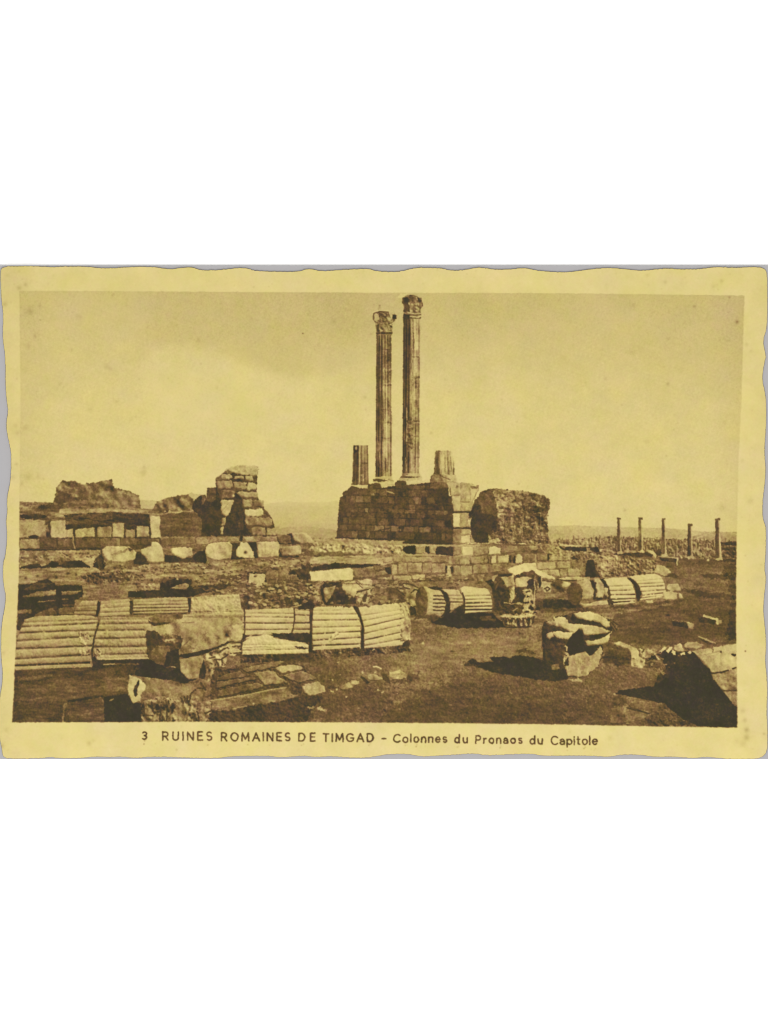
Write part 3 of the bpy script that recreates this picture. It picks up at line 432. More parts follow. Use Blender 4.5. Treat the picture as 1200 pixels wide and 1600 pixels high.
# ------------------------------------------------------------------ terrace and retaining wall
terr = piece('stone_terrace', 'speckled rubble terrace edge running left of the podium foot')
P(t7, [(490, 448), (700, 440), (1250, 468), (1250, 600), (900, 580), (700, 560), (530, 560), (440, 540), (480, 500)], .34, terr, rough=.07, rel=.12, k='rf', rim=None)
P(t7, [(500, 445), (1250, 462), (1250, 500), (900, 492), (520, 480)], .38, None, rel=.04, n='h', rim=None, mix=.8)
for i in range(90):
    x = rng.uniform(495, 632); spot(x, 848 + (x - 500) * .035 + rng.uniform(3, 13), rng.uniform(.8, 1.9), rng.choice([.3, .24, -.22, -.26, -.2]), 1, rng.uniform(.8, 1.6))
P(t7, [(530, 560), (700, 550), (800, 575), (1250, 570), (1250, 590), (700, 590), (540, 580)], .58, None, rim=None, warp=1.5, mix=.7)
P(t7, [(480, 600), (900, 585), (1250, 580), (1250, 640), (1100, 665), (830, 660), (600, 655), (440, 660)], .36, terr, rough=.06, rel=.09, k='rh', n='h', rim=None)
P(t7, [(440, 720), (470, 690), (600, 655), (700, 650), (830, 662), (960, 660), (1060, 660), (1060, 670), (900, 690), (690, 700), (560, 715), (450, 740)], .87, ground, rim=None, warp=1.4)
P(t7, [(275, 745), (300, 710), (380, 690), (400, 655), (420, 670), (450, 640), (460, 690), (490, 700), (470, 790), (430, 800), (370, 790), (340, 750)], .84, piece('shrub', 'dark low shrub growing beside the bright flat slab', 0), rough=.1, rim=None, warp=2)
P(t8, [(520, 700), (800, 650), (1250, 600), (1250, 900), (340, 900), (345, 760)], .55, wall0 := piece('retaining_wall', 'long coursed retaining wall of pale blocks below the podium'), rel=.05, rim=None)
P(t9, [(-20, 390), (680, 395), (1000, 470), (1180, 520), (1170, 660), (900, 690), (600, 700), (330, 720), (-20, 700)], .56, wall0, rel=.06, rim=None)
P(t8, [(610, 555), (1200, 560), (1200, 650), (600, 640)], .37, wall0, rel=.06, rim=None); P(t8, [(590, 545), (1250, 550), (1250, 565), (600, 562)], .30, wall0, rel=.04, rim=None)
for pts in [[(588, 590), (620, 560), (705, 558), (705, 632), (625, 626)], [(790, 568), (825, 563), (826, 630), (788, 620)], [(890, 562), (1026, 575), (1026, 647), (868, 632)]]:
    P(t8, pts, .89, None, rim=None, rough=.03)
for pts, d_ in [([(710, 570), (785, 568), (782, 628), (710, 630)], .40), ([(830, 565), (885, 565), (865, 630), (832, 630)], .34), ([(175, 770), (355, 745), (362, 825), (186, 840)], .53), ([(340, 735), (420, 728), (422, 760), (362, 772)], .46), ([(365, 790), (440, 770), (472, 800), (366, 816)], .42), ([(495, 720), (545, 718), (547, 805), (500, 810)], .36), ([(553, 715), (625, 710), (632, 800), (553, 806)], .42), ([(635, 708), (755, 705), (757, 795), (640, 792)], .40), ([(760, 708), (832, 705), (836, 790), (760, 796)], .50), ([(836, 710), (955, 708), (952, 790), (840, 792)], .43), ([(977, 730), (1000, 730), (1012, 832), (960, 832)], .27), ([(380, 832), (500, 820), (506, 850), (385, 856)], .37),
                ([(515, 820), (665, 815), (670, 870), (520, 876)], .32), ([(676, 808), (786, 800), (786, 850), (680, 860)], .29), ([(790, 810), (880, 805), (880, 836), (790, 842)], .46), ([(886, 805), (950, 803), (950, 836), (886, 836)], .43), ([(420, 668), (505, 662), (505, 695), (430, 712)], .42), ([(510, 662), (606, 655), (606, 692), (516, 700)], .42), ([(612, 655), (960, 655), (1020, 690), (1020, 702), (615, 696)], .41), ([(1028, 580), (1092, 545), (1092, 660), (1028, 660)], .40), ([(1100, 560), (1192, 570), (1187, 640), (1105, 642)], .10)]:
    ST(t8, pts, d_, wall0, rim=(.04, .13), rw=2)
P(t8, [(440, 742), (493, 736), (497, 806), (465, 800)], .88, None, rim=None); P(t8, [(958, 728), (975, 730), (975, 790), (958, 790)], .86, None, rim=None); P(t8, [(1000, 735), (1025, 735), (1025, 790), (1005, 790)], .88, None, rim=None)
for pts, d_ in [([(45, 400), (110, 400), (110, 472), (45, 480)], .42), ([(120, 405), (206, 405), (206, 475), (120, 476)], .11), ([(220, 405), (330, 400), (336, 472), (220, 480)], .42), ([(345, 412), (390, 395), (442, 420), (442, 465), (345, 468)], .13), ([(450, 392), (680, 402), (680, 440), (450, 462)], .45), ([(5, 490), (90, 485), (90, 560), (5, 560)], .42), ([(95, 490), (185, 485), (185, 552), (95, 556)], .43), ([(190, 495), (300, 487), (300, 545), (195, 550)], .39), ([(307, 487), (355, 482), (355, 545), (305, 546)], .44), ([(370, 482), (405, 480), (407, 545), (370, 545)], .16), ([(424, 482), (515, 472), (515, 540), (425, 546)], .36),
                ([(575, 482), (600, 460), (632, 490), (627, 545), (575, 546)], .13), ([(640, 470), (740, 467), (740, 540), (640, 542)], .48), ([(755, 467), (838, 477), (846, 520), (755, 526)], .53), ([(860, 502), (888, 470), (962, 472), (1000, 500), (996, 522), (860, 526)], .31), ([(45, 570), (102, 567), (104, 650), (45, 650)], .43), ([(106, 570), (200, 567), (202, 640), (106, 662)], .36), ([(210, 560), (340, 556), (336, 632), (214, 632)], .39), ([(346, 556), (500, 547), (490, 600), (352, 632)], .46), ([(755, 540), (910, 532), (912, 592), (760, 596)], .27), ([(925, 532), (1040, 527), (1040, 587), (925, 590)], .42), ([(1045, 527), (1150, 522), (1156, 600), (1130, 642), (1110, 592), (1050, 592)], .44),
                ([(790, 606), (940, 596), (952, 660), (830, 642)], .32), ([(952, 597), (1010, 592), (1010, 656), (957, 656)], .37), ([(1020, 592), (1110, 590), (1130, 652), (1020, 656)], .36), ([(5, 660), (220, 645), (225, 690), (5, 700)], .52), ([(250, 640), (310, 638), (300, 700), (250, 705)], .42), ([(375, 650), (425, 645), (420, 690), (370, 730)], .30), ([(685, 395), (820, 395), (850, 425), (700, 440)], .44)]:
    ST(t9, pts, d_, wall0, rim=(.04, .13), rw=2)
for pts in [[(520, 480), (535, 478), (537, 540), (522, 542)], [(553, 480), (570, 480), (570, 540), (555, 540)], [(340, 470), (350, 550), (335, 550)], [(0, 402), (42, 405), (42, 470), (0, 480)]]: P(t9, pts, .85, None, rim=None)
P(t9, [(690, 440), (760, 428), (900, 420), (990, 455), (860, 462), (780, 458), (700, 450)], .76, None, rim=None, warp=1.5); P(t9, [(840, 465), (860, 460), (862, 525), (848, 525)], .80, None, rim=None)
L(t9, [(745, 470), (748, 590)], .22, 1.6, mix=.7)
BL(t9, [(500, 592), (640, 545), (745, 543), (750, 592), (905, 662), (890, 745), (740, 752), (565, 665)], .07, 'bright flat tilted slab lying behind the upright capital', name='stone_slab', rim=(.02, .12))
P(t9, [(560, 665), (740, 660), (890, 665), (890, 745), (740, 752), (590, 740)], .26, None, rel=.1, rim=None, mix=.9, warp=1.5); spot(817, 906, 2, .5); spot(820, 905, 1.5, .4); L(t9, [(800, 680), (900, 685)], .6, 2.2, warp=1.5)
scrub = piece('scrub_bank', 'low scrub covered rubble bank behind the right hand drums')
P(t10, [(0, 400), (120, 395), (220, 400), (260, 450), (480, 470), (500, 560), (490, 600), (280, 560), (120, 500), (0, 470)], .47, scrub, rough=.07, rel=.10, k='rf', rim=None, warp=1.3); P(t10, [(340, 545), (380, 525), (430, 545), (420, 560), (350, 560)], .80, None, rim=None, warp=1.5)
P(t10, [(500, 480), (620, 490), (760, 500), (1000, 530), (1200, 560), (1240, 620), (1200, 690), (1000, 730), (640, 750), (590, 620), (520, 560)], .50, scrub, rough=.10, rel=.16, k='rf', rim=None, warp=1.6)
for i in range(40): spot(rng.uniform(930, 1028), rng.uniform(876, 902), rng.uniform(1.0, 2.2), rng.choice([.26, .22, -.16]))
P(t10, [(490, 745), (500, 650), (515, 560), (580, 565), (600, 660), (650, 735), (680, 745), (560, 748)], .90, ground, rough=.03, rim=None)
P(t10, [(225, 425), (500, 432), (632, 430), (642, 482), (470, 478), (260, 462), (225, 440)], .87, town, rim=None, rough=.03); P(t10, [(222, 400), (450, 412), (455, 430), (240, 422)], .24, town, rim=None); P(t10, [(505, 440), (540, 440), (540, 490), (508, 490)], .4, None, rim=None); P(t10, [(640, 450), (665, 450), (668, 480), (640, 480)], .12, None, rim=None)
P(t10, [(780, 495), (900, 492), (1090, 485), (1200, 505), (1200, 530), (1000, 522), (790, 512)], .84, town, rim=None, warp=1.3); P(t10, [(900, 460), (1020, 465), (1030, 492), (910, 490)], .40, None, rim=None); P(t11, [(120, 462), (200, 465), (242, 520), (225, 545), (190, 505)], .22, town, rim=None); P(t11, [(0, 510), (140, 480), (200, 520), (120, 535), (0, 540)], .80, town, rim=None)
P(t11, [(262, 535), (445, 548), (442, 620), (420, 590), (275, 568)], .86, town, rim=None); P(t11, [(442, 540), (462, 540), (462, 622), (444, 622)], .22, town, rim=None); L(t11, [(262, 525), (440, 545)], .3, 2.0); P(t11, [(210, 480), (300, 475), (320, 500), (250, 515)], .82, None, rim=None)
P(t11, [(470, 552), (1060, 590), (1060, 605), (470, 575)], .68, ground, rim=None, warp=1.5); spot(990 + 772 / 6.667, 790 + 565 / 6.667, 1.7, -.7); spot(1064, 871, 1.4, -.5)
for x1_, x2_, y1_, x3_, x4_, y2_, lab in [(963.8, 969.2, 809, 963.8, 970.5, 864, 'slim far column, leftmost of the row of five on the plain'), (997.4, 1002.6, 809.5, 996.6, 1004, 862, 'slim far column, second from left of the row on the plain'), (1033.5, 1038.8, 810, 1033, 1041, 868, 'slim far column, middle one of the row on the plain'), (1074.2, 1080.6, 819, 1073.5, 1082, 871, 'shorter far column, fourth from left of the row on the plain'), (1116.8, 1123.8, 810.5, 1117, 1126.5, 874, 'far column nearest the right edge of the printed picture')]:
    cc = piece('column', lab); SHAFT(x1_, x2_, y1_, x3_, x4_, y2_, [(0, .62), (.2, .74), (.62, .70), (.74, .3), (1, .16)], 3, cc, amp=.05, streak=.06, warp=.6)
    P(ID1, [(x1_ - .3, y1_ - .6), (x2_ + .8, y1_ - .6), (x2_ + .6, y1_ + 2.2), (x1_ - .2, y1_ + 2.2)], .66, cc, rim=None, rel=.02); P(ID1, [(x3_ - .6, y2_ - 1.5), (x4_, y2_ - 4), (x4_ + 2.4, y2_ + 1.2), (x3_ + 2, y2_ + 1.8)], .28, cc, rim=None, warp=1)
    for i in range(3): spot((x1_ + x4_) / 2 + rng.uniform(-2, 2), rng.uniform(y1_ + 5, y2_ - 8), 1.6, rng.choice([.14, -.12]))
P(ID1, [(1055.3, 840), (1057.2, 840), (1057.4, 867), (1055.6, 867)], .60, town, rim=None); L(ID1, [(1057.5, 852), (1057.8, 868)], .24, 1.2)
RUBBLE(ID1, [(585, 905), (760, 898), (765, 912), (640, 926), (585, 935)], 55, 1.5, 4.0, (.34, .42, .5, .58))
RUBBLE(ID1, [(862, 850), (925, 862), (920, 874), (864, 864)], 24, 1.2, 3.0, (.34, .42, .5))
# ------------------------------------------------------------------ the long row of fallen drums, left
T12 = tile(15, 920, 5.0); T13 = tile(180, 940, 1200 / 220); T14 = tile(420, 870, 5.0); T15 = tile(330, 990, 6.0); T16 = tile(630, 860, 5.0); T17 = tile(860, 870, 5.0); T18 = tile(830, 940, 6.0); T19 = tile(720, 940, 6.0); T20 = tile(960, 950, 6.0); T21 = tile(470, 1000, 6.0)
fd = lambda l: piece('fallen_drum', l)
P(ID1, [(28, 1028), (160, 1024), (235, 1027), (235, 1050), (150, 1060), (20, 1075)], .84, ground, rim=None, warp=2, rough=.06)
P(ID1, [(20, 1044), (150, 1036), (210, 1040), (210, 1090), (160, 1092), (100, 1098), (96, 1132), (14, 1132)], .73, ground, rough=.06, rel=.05, k='rh', n='h', rim=None, warp=1.5)
P(T12, [(70, 705), (300, 675), (560, 690), (925, 630), (925, 815), (720, 835), (460, 880), (70, 900)], .66, ground, rough=.07, rel=.06, k='rh', n='h', rim=None, warp=3, mix=.8)
P(T12, [(740, 700), (920, 680), (920, 790), (800, 810), (700, 780)], .56, None, rel=.08, k='rh', n='h', rim=None, warp=3, mix=.7)
L(T12, [(80, 735), (250, 710), (330, 690)], .82, 3, warp=2, mix=.8); L(T12, [(60, 710), (200, 690), (330, 670)], .56, 3, warp=2, mix=.7); P(T12, [(450, 870), (600, 845), (735, 830), (730, 845), (560, 875), (455, 890)], .86, None, rim=None)
BL(T12, [(460, 885), (600, 865), (715, 845), (735, 900), (745, 1050), (460, 1050)], .67, 'dull square block in the bottom left corner of the print', name='stone_block', k='rh', n='h', rim=(.02, .05)); P(T12, [(430, 920), (460, 890), (462, 1050), (425, 1050)], .84, None, rim=None, warp=1.5, mix=.8); spot(28, 1120, 6, .2); P(T12, [(20, 1000), (60, 960), (120, 1040), (20, 1050)], .84, None, rim=None, warp=2, mix=.7); L(T12, [(62, 690), (72, 680), (68, 730)], .35, 1.4); P(T12, [(35, 640), (80, 640), (75, 900), (40, 950)], .84, None, rim=None, warp=2, mix=.6)
DRUM(T12, [(505, 170), (540, 120), (572, 90), (690, 88), (700, 130), (678, 212), (488, 220)], .42, 500, 700, [(135, 130), (175, 172), (205, 208)], fd('dull fluted drum at left end of the back row, behind the front drums'), depth=.28, wd=1.3)
P(T12, [(690, 98), (716, 104), (692, 218), (674, 210)], .90, ground, rim=None)
DRUM(T12, [(716, 95), (940, 75), (946, 205), (698, 218)], .36, 715, 940, [(118, 100), (150, 135), (185, 176)], fd('fluted drum second from left in the back row'), depth=.16, wd=1.6)
P(T12, [(938, 92), (963, 92), (964, 203), (944, 203)], .90, ground, rim=None)
DRUM(tB, [(-65, 470), (200, 455), (402, 452), (408, 578), (360, 600), (-65, 610)], .37, -60, 400, [(495, 480), (520, 512), (545, 540), (575, 562), (600, 590)], fd('long fluted drum third from left in the back row'), depth=.36, wd=1.3)
P(tB, [(402, 458), (428, 456), (432, 578), (404, 580)], .86, ground, rim=None)
DRUM(tB, [(432, 452), (620, 432), (838, 428), (858, 550), (888, 575), (888, 612), (420, 620)], .31, 430, 880, [(578, 572), (598, 590), (618, 608)], fd('smooth pale drum at right end of the back row'), depth=.28, wd=1.2, rel=.08, rough=.06)
DRUM(T12, [(125, 235), (195, 212), (490, 203), (640, 208), (692, 226), (684, 268), (662, 350), (648, 420), (640, 490), (652, 600), (640, 608), (300, 618), (40, 632), (35, 560), (60, 400), (85, 320)], .37, 60, 640, [(262, 238), (298, 268), (345, 322), (405, 370), (468, 445), (545, 512), (600, 575)], fd('largest fluted drum at the far left of the front row'), depth=.46, wd=2.1, shade=.10)
L(T12, [(55, 628), (300, 616), (640, 604)], .34, 2.0); P(T12, [(622, 470), (650, 470), (655, 610), (632, 606)], .46, None, rim=None, mix=.8); CARVE(T12, [(530, 330), (600, 350), (630, 380), (600, 440), (560, 420)], .34, None, amp=.14, k='rf', holes=.3); CARVE(T12, [(540, 480), (620, 470), (630, 510), (560, 530)], .36, None, amp=.14, k='rf', holes=.3)
DRUM(T12, [(712, 222), (800, 215), (1085, 228), (1105, 262), (1100, 320), (1078, 390), (1075, 500), (1098, 535), (1095, 552), (690, 560), (662, 520), (655, 440), (670, 370), (690, 300)], .38, 680, 1080, [(236, 232), (272, 268), (326, 318), (388, 380), (452, 448), (512, 505)], fd('second large fluted drum in the front row with a broken right end'), depth=.30, wd=2.1, shade=.05, rel=.05)
P(T12, [(703, 255), (690, 310), (668, 380), (655, 450), (652, 520), (660, 560), (680, 580), (652, 615), (645, 560), (638, 490), (648, 420), (664, 350), (684, 280)], .90, ground, rim=None, warp=.6)
P(T12, [(655, 560), (690, 545), (780, 550), (1098, 545), (1110, 600), (800, 605), (700, 620), (652, 612)], .90, ground, rim=None); L(T12, [(685, 545), (760, 548), (1090, 538)], .22, 2.6); L(T12, [(735, 590), (830, 586), (910, 590)], .34, 2.4, warp=1.2)
CARVE(T12, [(670, 460), (700, 470), (720, 500), (690, 540), (665, 530)], .34, None, amp=.16, k='rf', holes=.4); P(T12, [(690, 340), (745, 325), (740, 350), (690, 370)], .24, None, rim=None, mix=.6, warp=1.5); P(T12, [(690, 400), (740, 405), (720, 430)], .16, None, rim=None, mix=.7, warp=1.5)
# big broken block with its carved side, and the capital below
blk = piece('broken_block', 'huge broken block leaning on the front drums with a carved leafy right side')
P(T13, [(588, 112), (1098, 100), (1090, 240), (1082, 430), (990, 445), (960, 365), (830, 405), (560, 455), (545, 385), (380, 300), (340, 262), (250, 245), (235, 205), (300, 210), (470, 185), (505, 152)], .40, blk, rough=.06, rel=.085, k='rc', rim=(.03, .05), warp=1.2)
P(T13, [(600, 150), (900, 130), (1000, 200), (880, 300), (640, 260)], .36, None, rough=.05, rel=.06, k='rm', rim=None, warp=5, mix=.6); P(T13, [(380, 300), (560, 290), (700, 350), (640, 400), (560, 380)], .44, None, rough=.05, rel=.1, k='rm', rim=None, warp=3, mix=.6); P(T13, [(1000, 210), (1085, 180), (1080, 330), (990, 320)], .26, None, rel=.1, rim=None, warp=2, mix=.8)
L(T13, [(590, 125), (820, 130), (1085, 126)], .52, 1.8, mix=.8); L(T13, [(600, 110), (1095, 100)], .22, 2, mix=.7); L(T13, [(570, 180), (670, 176)], .55, 1.5, mix=.8); L(T13, [(570, 385), (645, 312)], .62, 1.8, mix=.8); P(T13, [(570, 380), (620, 370), (690, 395), (650, 405), (580, 402)], .56, None, rim=None, warp=2, mix=.7)
P(T13, [(285, 145), (330, 120), (500, 98), (580, 100), (570, 140), (470, 172), (330, 180)], .55, blk, rim=None, warp=1.2, rel=.07); P(T13, [(278, 145), (300, 170), (345, 182), (450, 172), (470, 178), (440, 190), (340, 202), (295, 190)], .87, None, rim=None); spot(180 + 540 / 5.4545, 940 + 115 / 5.4545, 4, .2)
P(T13, [(265, 245), (350, 245), (385, 290), (460, 280), (560, 290), (580, 320), (555, 400), (500, 400), (440, 540), (300, 545), (265, 430), (300, 400), (265, 380)], .78, blk, rough=.07, rel=.06, rim=None, warp=1.4)
P(T13, [(385, 285), (470, 275), (545, 300), (540, 350), (420, 345)], .56, None, rel=.14, k='rf', rim=None, warp=2.5, mix=.8); L(T13, [(425, 330), (500, 325)], .22, 2.4, warp=1.5)
P(T13, [(300, 425), (350, 375), (460, 378), (475, 420), (425, 545), (300, 545)], .60, blk, rough=.06, rel=.06, rim=(.05, .1)); P(T13, [(270, 250), (340, 250), (350, 320), (300, 440), (268, 430)], .80, None, rim=None, warp=1.5, mix=.7)
P(T13, [(-5, 500), (100, 490), (295, 492), (420, 550), (440, 430), (545, 395), (545, 470), (555, 560), (620, 655), (720, 650), (610, 695), (540, 698), (470, 672), (130, 625), (0, 545)], .89, ground, rough=.04, rel=.03, rim=None)
P(T13, [(0, 540), (120, 530), (200, 560), (130, 620), (0, 640)], .74, ground, rough=.08, rim=None, warp=3, mix=.7); L(T13, [(0, 532), (200, 530)], .5, 2, warp=2, mix=.7); L(T13, [(480, 552), (510, 556)], .3, 2); L(T13, [(440, 560), (470, 550)], .6, 1.5)
P(T13, [(548, 452), (700, 425), (822, 398), (900, 365), (965, 338), (985, 345), (900, 385), (835, 415), (720, 458), (600, 478), (545, 470)], .91, blk, rim=None, warp=.8)
P(T13, [(552, 490), (645, 470), (745, 458), (752, 495), (722, 575), (712, 655), (620, 657), (560, 595), (548, 540)], .43, blk, rough=.05, rel=.06, rim=(.03, .08)); P(T13, [(752, 492), (772, 555), (765, 650), (714, 655), (722, 575)], .90, blk, rim=None)
CARVE(T13, [(770, 445), (850, 412), (985, 350), (1085, 400), (1080, 440), (965, 470), (940, 540), (900, 600), (860, 660), (830, 695), (785, 680), (800, 560), (770, 520)], .38, piece('carved_side', None, blk), amp=.15, holes=.4, thr=.8)
for a_ in [[(850, 490), (900, 490), (960, 450)], [(870, 440), (930, 400), (960, 390)], [(860, 500), (880, 545)], [(905, 490), (915, 540)], [(1000, 380), (1085, 378)], [(980, 345), (1085, 345)], [(985, 440), (1070, 432)], [(790, 560), (800, 600)], [(800, 480), (850, 470)]]: L(T13, a_, .82, 2.4, warp=1.2, mix=.85)
for a_ in [[(960, 370), (985, 400), (1000, 440)], [(985, 400), (1060, 410)], [(900, 440), (940, 410)], [(890, 600), (870, 570)], [(820, 610), (840, 590)], [(1000, 365), (1075, 362)], [(1000, 425), (1070, 420)]]: L(T13, a_, .18, 3, warp=1.2, mix=.75)
spot(180 + 950 / 5.4545, 940 + 265 / 5.4545, 5.5, .34); spot(180 + 950 / 5.4545, 940 + 285 / 5.4545, 2.5, .35); spot(180 + 962 / 5.4545, 940 + 318 / 5.4545, 2, -.4)
cap0 = piece('fallen_capital', 'carved leafy capital cut off by the bottom edge of the print at left')
P(T12, [(735, 842), (920, 818), (975, 890), (1045, 880), (1045, 1060), (745, 1060)], .905, ground, rough=.03, rel=.02, rim=None); spot(15 + 795 / 5, 920 + 866 / 5, 1.7, -.65); L(T12, [(778, 872), (812, 858)], .35, 1.4)
P(T13, [(125, 622), (300, 652), (480, 672), (590, 700), (650, 680), (725, 658), (830, 690), (855, 800), (840, 950), (815, 1050), (222, 1050), (222, 855), (150, 862), (105, 740)], .55, cap0, rough=.06, rel=.09, k='rm', rim=(.05, .06), warp=1.2)
P(T13, [(240, 660), (480, 690), (600, 720), (700, 690), (760, 720), (640, 780), (420, 780), (250, 740)], .46, None, rel=.06, rim=None, warp=3, mix=.7)
P(T13, [(120, 625), (205, 650), (255, 700), (260, 745), (215, 800), (212, 850), (190, 845), (165, 868), (145, 860), (120, 810), (105, 745)], .26, piece('volute', None, cap0), rel=.08, rim=(.03, .1)); P(T13, [(160, 800), (155, 760), (180, 690), (205, 662), (210, 680), (190, 750), (185, 800), (172, 812)], .90, None, rim=None); P(T13, [(205, 690), (250, 700), (255, 730), (205, 790)], .14, None, rim=None, mix=.6, warp=2)
CARVE(T13, [(225, 850), (420, 800), (560, 850), (700, 800), (850, 790), (820, 1040), (225, 1040)], .54, None, amp=.14, holes=.36, thr=.55, k='rm')
for a_ in [[(240, 870), (250, 960), (320, 970)], [(310, 850), (320, 930)], [(300, 880), (330, 940), (390, 930)], [(440, 880), (440, 1020)], [(390, 880), (380, 1020)], [(610, 1030), (620, 960), (640, 890)], [(700, 940), (720, 1030)], [(510, 850), (540, 880)], [(560, 820), (580, 860)], [(590, 810), (605, 860)], [(615, 805), (615, 860)], [(640, 800), (630, 860)], [(660, 770), (640, 800)], [(690, 750), (670, 760)], [(760, 950), (820, 930)], [(680, 960), (670, 1020)], [(730, 690), (770, 750)], [(700, 740), (760, 735)], [(455, 840), (460, 870)], [(760, 780), (740, 850)]]: L(T13, a_, .85, 2.6, warp=1.2, mix=.85, taper=False)
for a_ in [[(260, 860), (275, 950), (300, 960)], [(460, 880), (480, 1000)], [(520, 860), (560, 900), (560, 1000)], [(640, 900), (600, 1000)], [(740, 880), (760, 1010)], [(830, 700), (830, 780)], [(790, 620), (840, 600)], [(370, 760), (380, 840)], [(680, 850), (700, 920)]]: L(T13, a_, .36, 4, warp=1.6, mix=.55)
P(T13, [(520, 870), (590, 880), (600, 1020), (520, 1020)], .44, None, rel=.06, rim=None, warp=3, mix=.6); P(T13, [(640, 780), (760, 760), (800, 850), (700, 900)], .46, None, rel=.14, rim=None, warp=3, mix=.5)
# ------------------------------------------------------------------ front row continued: four drums and a broken shard
P(ID1, [(376, 1000), (486, 1000), (640, 1000), (642, 1018), (560, 1024), (480, 1030), (376, 1036)], .76, ground, rough=.1, rel=.12, k='rf', rim=None, warp=1.5)
P(ID1, [(430, 1022), (490, 1018), (492, 1034), (430, 1036)], .84, None, rim=None, warp=2, mix=.7)
DRUM(T14, [(-190, 412), (0, 405), (192, 398), (196, 470), (188, 560), (178, 615), (-200, 640), (-205, 480)], .21, -195, 185, [(438, 442), (468, 470), (516, 518), (568, 566), (618, 610)], fd('pale fluted drum with a cracked right end, middle of the front row'), depth=.50, wd=1.5, shade=.08)
DRUM(T14, [(198, 402), (260, 405), (330, 400), (328, 612), (176, 612), (188, 555), (198, 470)], .27, 180, 330, [(415, 418), (452, 455), (518, 518), (566, 566)], fd('short fluted drum wedged between two longer pale ones'), depth=.50, wd=1.5)
L(T14, [(198, 400), (200, 470), (190, 550), (175, 610)], .80, 2.0); P(T14, [(225, 408), (260, 375), (300, 350), (350, 350), (348, 400), (325, 410)], .88, ground, rim=None); L(T14, [(-190, 410), (-190, 640)], .82, 2.2); L(T14, [(170, 395), (215, 385), (250, 375)], .3, 2)
P(T15, [(560, -5), (935, -5), (938, 80), (860, 85), (740, 60), (640, 45), (590, 25)], .90, ground, rim=None); P(T15, [(290, 0), (330, 10), (360, 15), (300, 55)], .85, None, rim=None)
DRUM(T15, [(296, 80), (350, 45), (470, 10), (510, 5), (560, 18), (600, 45), (700, 55), (760, 68), (880, 80), (912, 105), (912, 182), (720, 188), (288, 196)], .12, 295, 905, [(105, 95), (155, 140)], piece('drum_shard', 'jagged pale fluted shard lying below the cracked drum'), depth=.42, wd=1.6, shade=.05, rel=.08, rim=(.02, .1)); P(T15, [(780, 120), (860, 125), (905, 135), (860, 150), (800, 140)], .80, None, rim=None, warp=1.4); L(T15, [(300, 130), (500, 120), (560, 125)], .4, 1.4)
P(T14, [(316, 400), (345, 385), (348, 420), (338, 500), (336, 745), (310, 745), (312, 690), (322, 640)], .91, ground, rim=None, warp=.6)
DRUM(T14, [(348, 400), (380, 388), (620, 383), (655, 390), (690, 445), (716, 530), (716, 705), (600, 716), (345, 728), (338, 560)], .16, 345, 712, [(418, 412), (448, 445), (496, 490), (550, 540), (602, 582), (652, 630), (695, 680)], fd('fluted drum with a spalled patch, third from right end of the front row'), depth=.48, wd=1.7, shade=.12)
CARVE(T14, [(490, 600), (545, 580), (550, 620), (480, 665), (465, 655)], .26, None, amp=.16, k='rm', holes=.3); L(T14, [(345, 722), (600, 708), (715, 695)], .22, 1.8)
P(T14, [(655, 385), (690, 375), (722, 470), (742, 540), (740, 715), (714, 718), (726, 540), (705, 470), (668, 410)], .91, ground, rim=None, warp=.6); P(T14, [(660, 385), (700, 350), (715, 375), (700, 395)], .6, None, rim=None, warp=1.5); L(T14, [(708, 680), (714, 715)], .2, 2)
d4 = fd('fluted drum with a raised rim at the right end of the front row')
DRUM(T14, [(700, 392), (800, 378), (1000, 358), (1045, 395), (1060, 440), (1070, 520), (1065, 640), (1040, 690), (900, 705), (746, 712), (744, 560), (728, 480)], .15, 740, 1045, [(455, 408), (498, 440), (546, 478), (600, 530), (652, 585), (692, 640)], d4, depth=.46, wd=1.6, shade=.10)
P(T14, [(1000, 358), (1040, 338), (1070, 355), (1100, 420), (1108, 500), (1106, 650), (1060, 655), (1050, 560), (1058, 470), (1040, 400)], .30, piece('drum_end', None, d4), rim=(.05, .05), rel=.09); L(T14, [(1005, 340), (1045, 350), (1080, 410), (1095, 470)], .62, 1.5); L(T14, [(1020, 355), (1058, 400), (1075, 480)], .14, 2.2); L(T14, [(1040, 350), (1075, 390), (1092, 440)], .10, 2.0)
CARVE(T14, [(1030, 560), (1085, 520), (1100, 600), (1080, 650), (1030, 660)], .34, None, amp=.12, k='rm', holes=.2); P(T14, [(1048, 668), (1090, 645), (1104, 655), (1095, 692), (1035, 702)], .88, None, rim=None); spot(641, 997, 3, -.1)
for i in range(6): spot(420 + (1028 + 4 * math.sin(i)) / 5, 870 + (385 + 32 * i) / 5, 1.1, .4)
# rubble behind the front row
rub = piece('broken_stones', 'jumble of broken stones and slabs behind the front row of drums'); PIECES[rub] = ('broken_stone', 'jumble of broken slabs behind the right end of the front row', 0)
P(T14, [(395, 250), (430, 200), (560, 190), (690, 200), (810, 250), (1010, 235), (1060, 290), (1070, 350), (1000, 358), (700, 385), (440, 385), (400, 330)], .58, rub, rel=.12, rim=None, warp=1.5)
P(T14, [(400, 245), (430, 200), (565, 195), (572, 250), (600, 290), (680, 320), (690, 365), (440, 375), (410, 310)], .86, ground, rim=None, warp=1.2, rough=.06)
RUBBLE(ID1, [(575, 912), (655, 912), (660, 936), (575, 944)], 70, 2.0, 5.0, (.34, .42, .5, .56)); RUBBLE(ID1, [(500, 912), (560, 908), (580, 940), (505, 944)], 30, 2.0, 4.5, (.4, .5, .6))
BL(T14, [(315, 115), (640, 85), (655, 100), (657, 180), (560, 182), (420, 190), (330, 185)], .08, 'bright flat slab lying above the front row of drums', name='stone_slab', rim=(.02, .06), rel=.05)
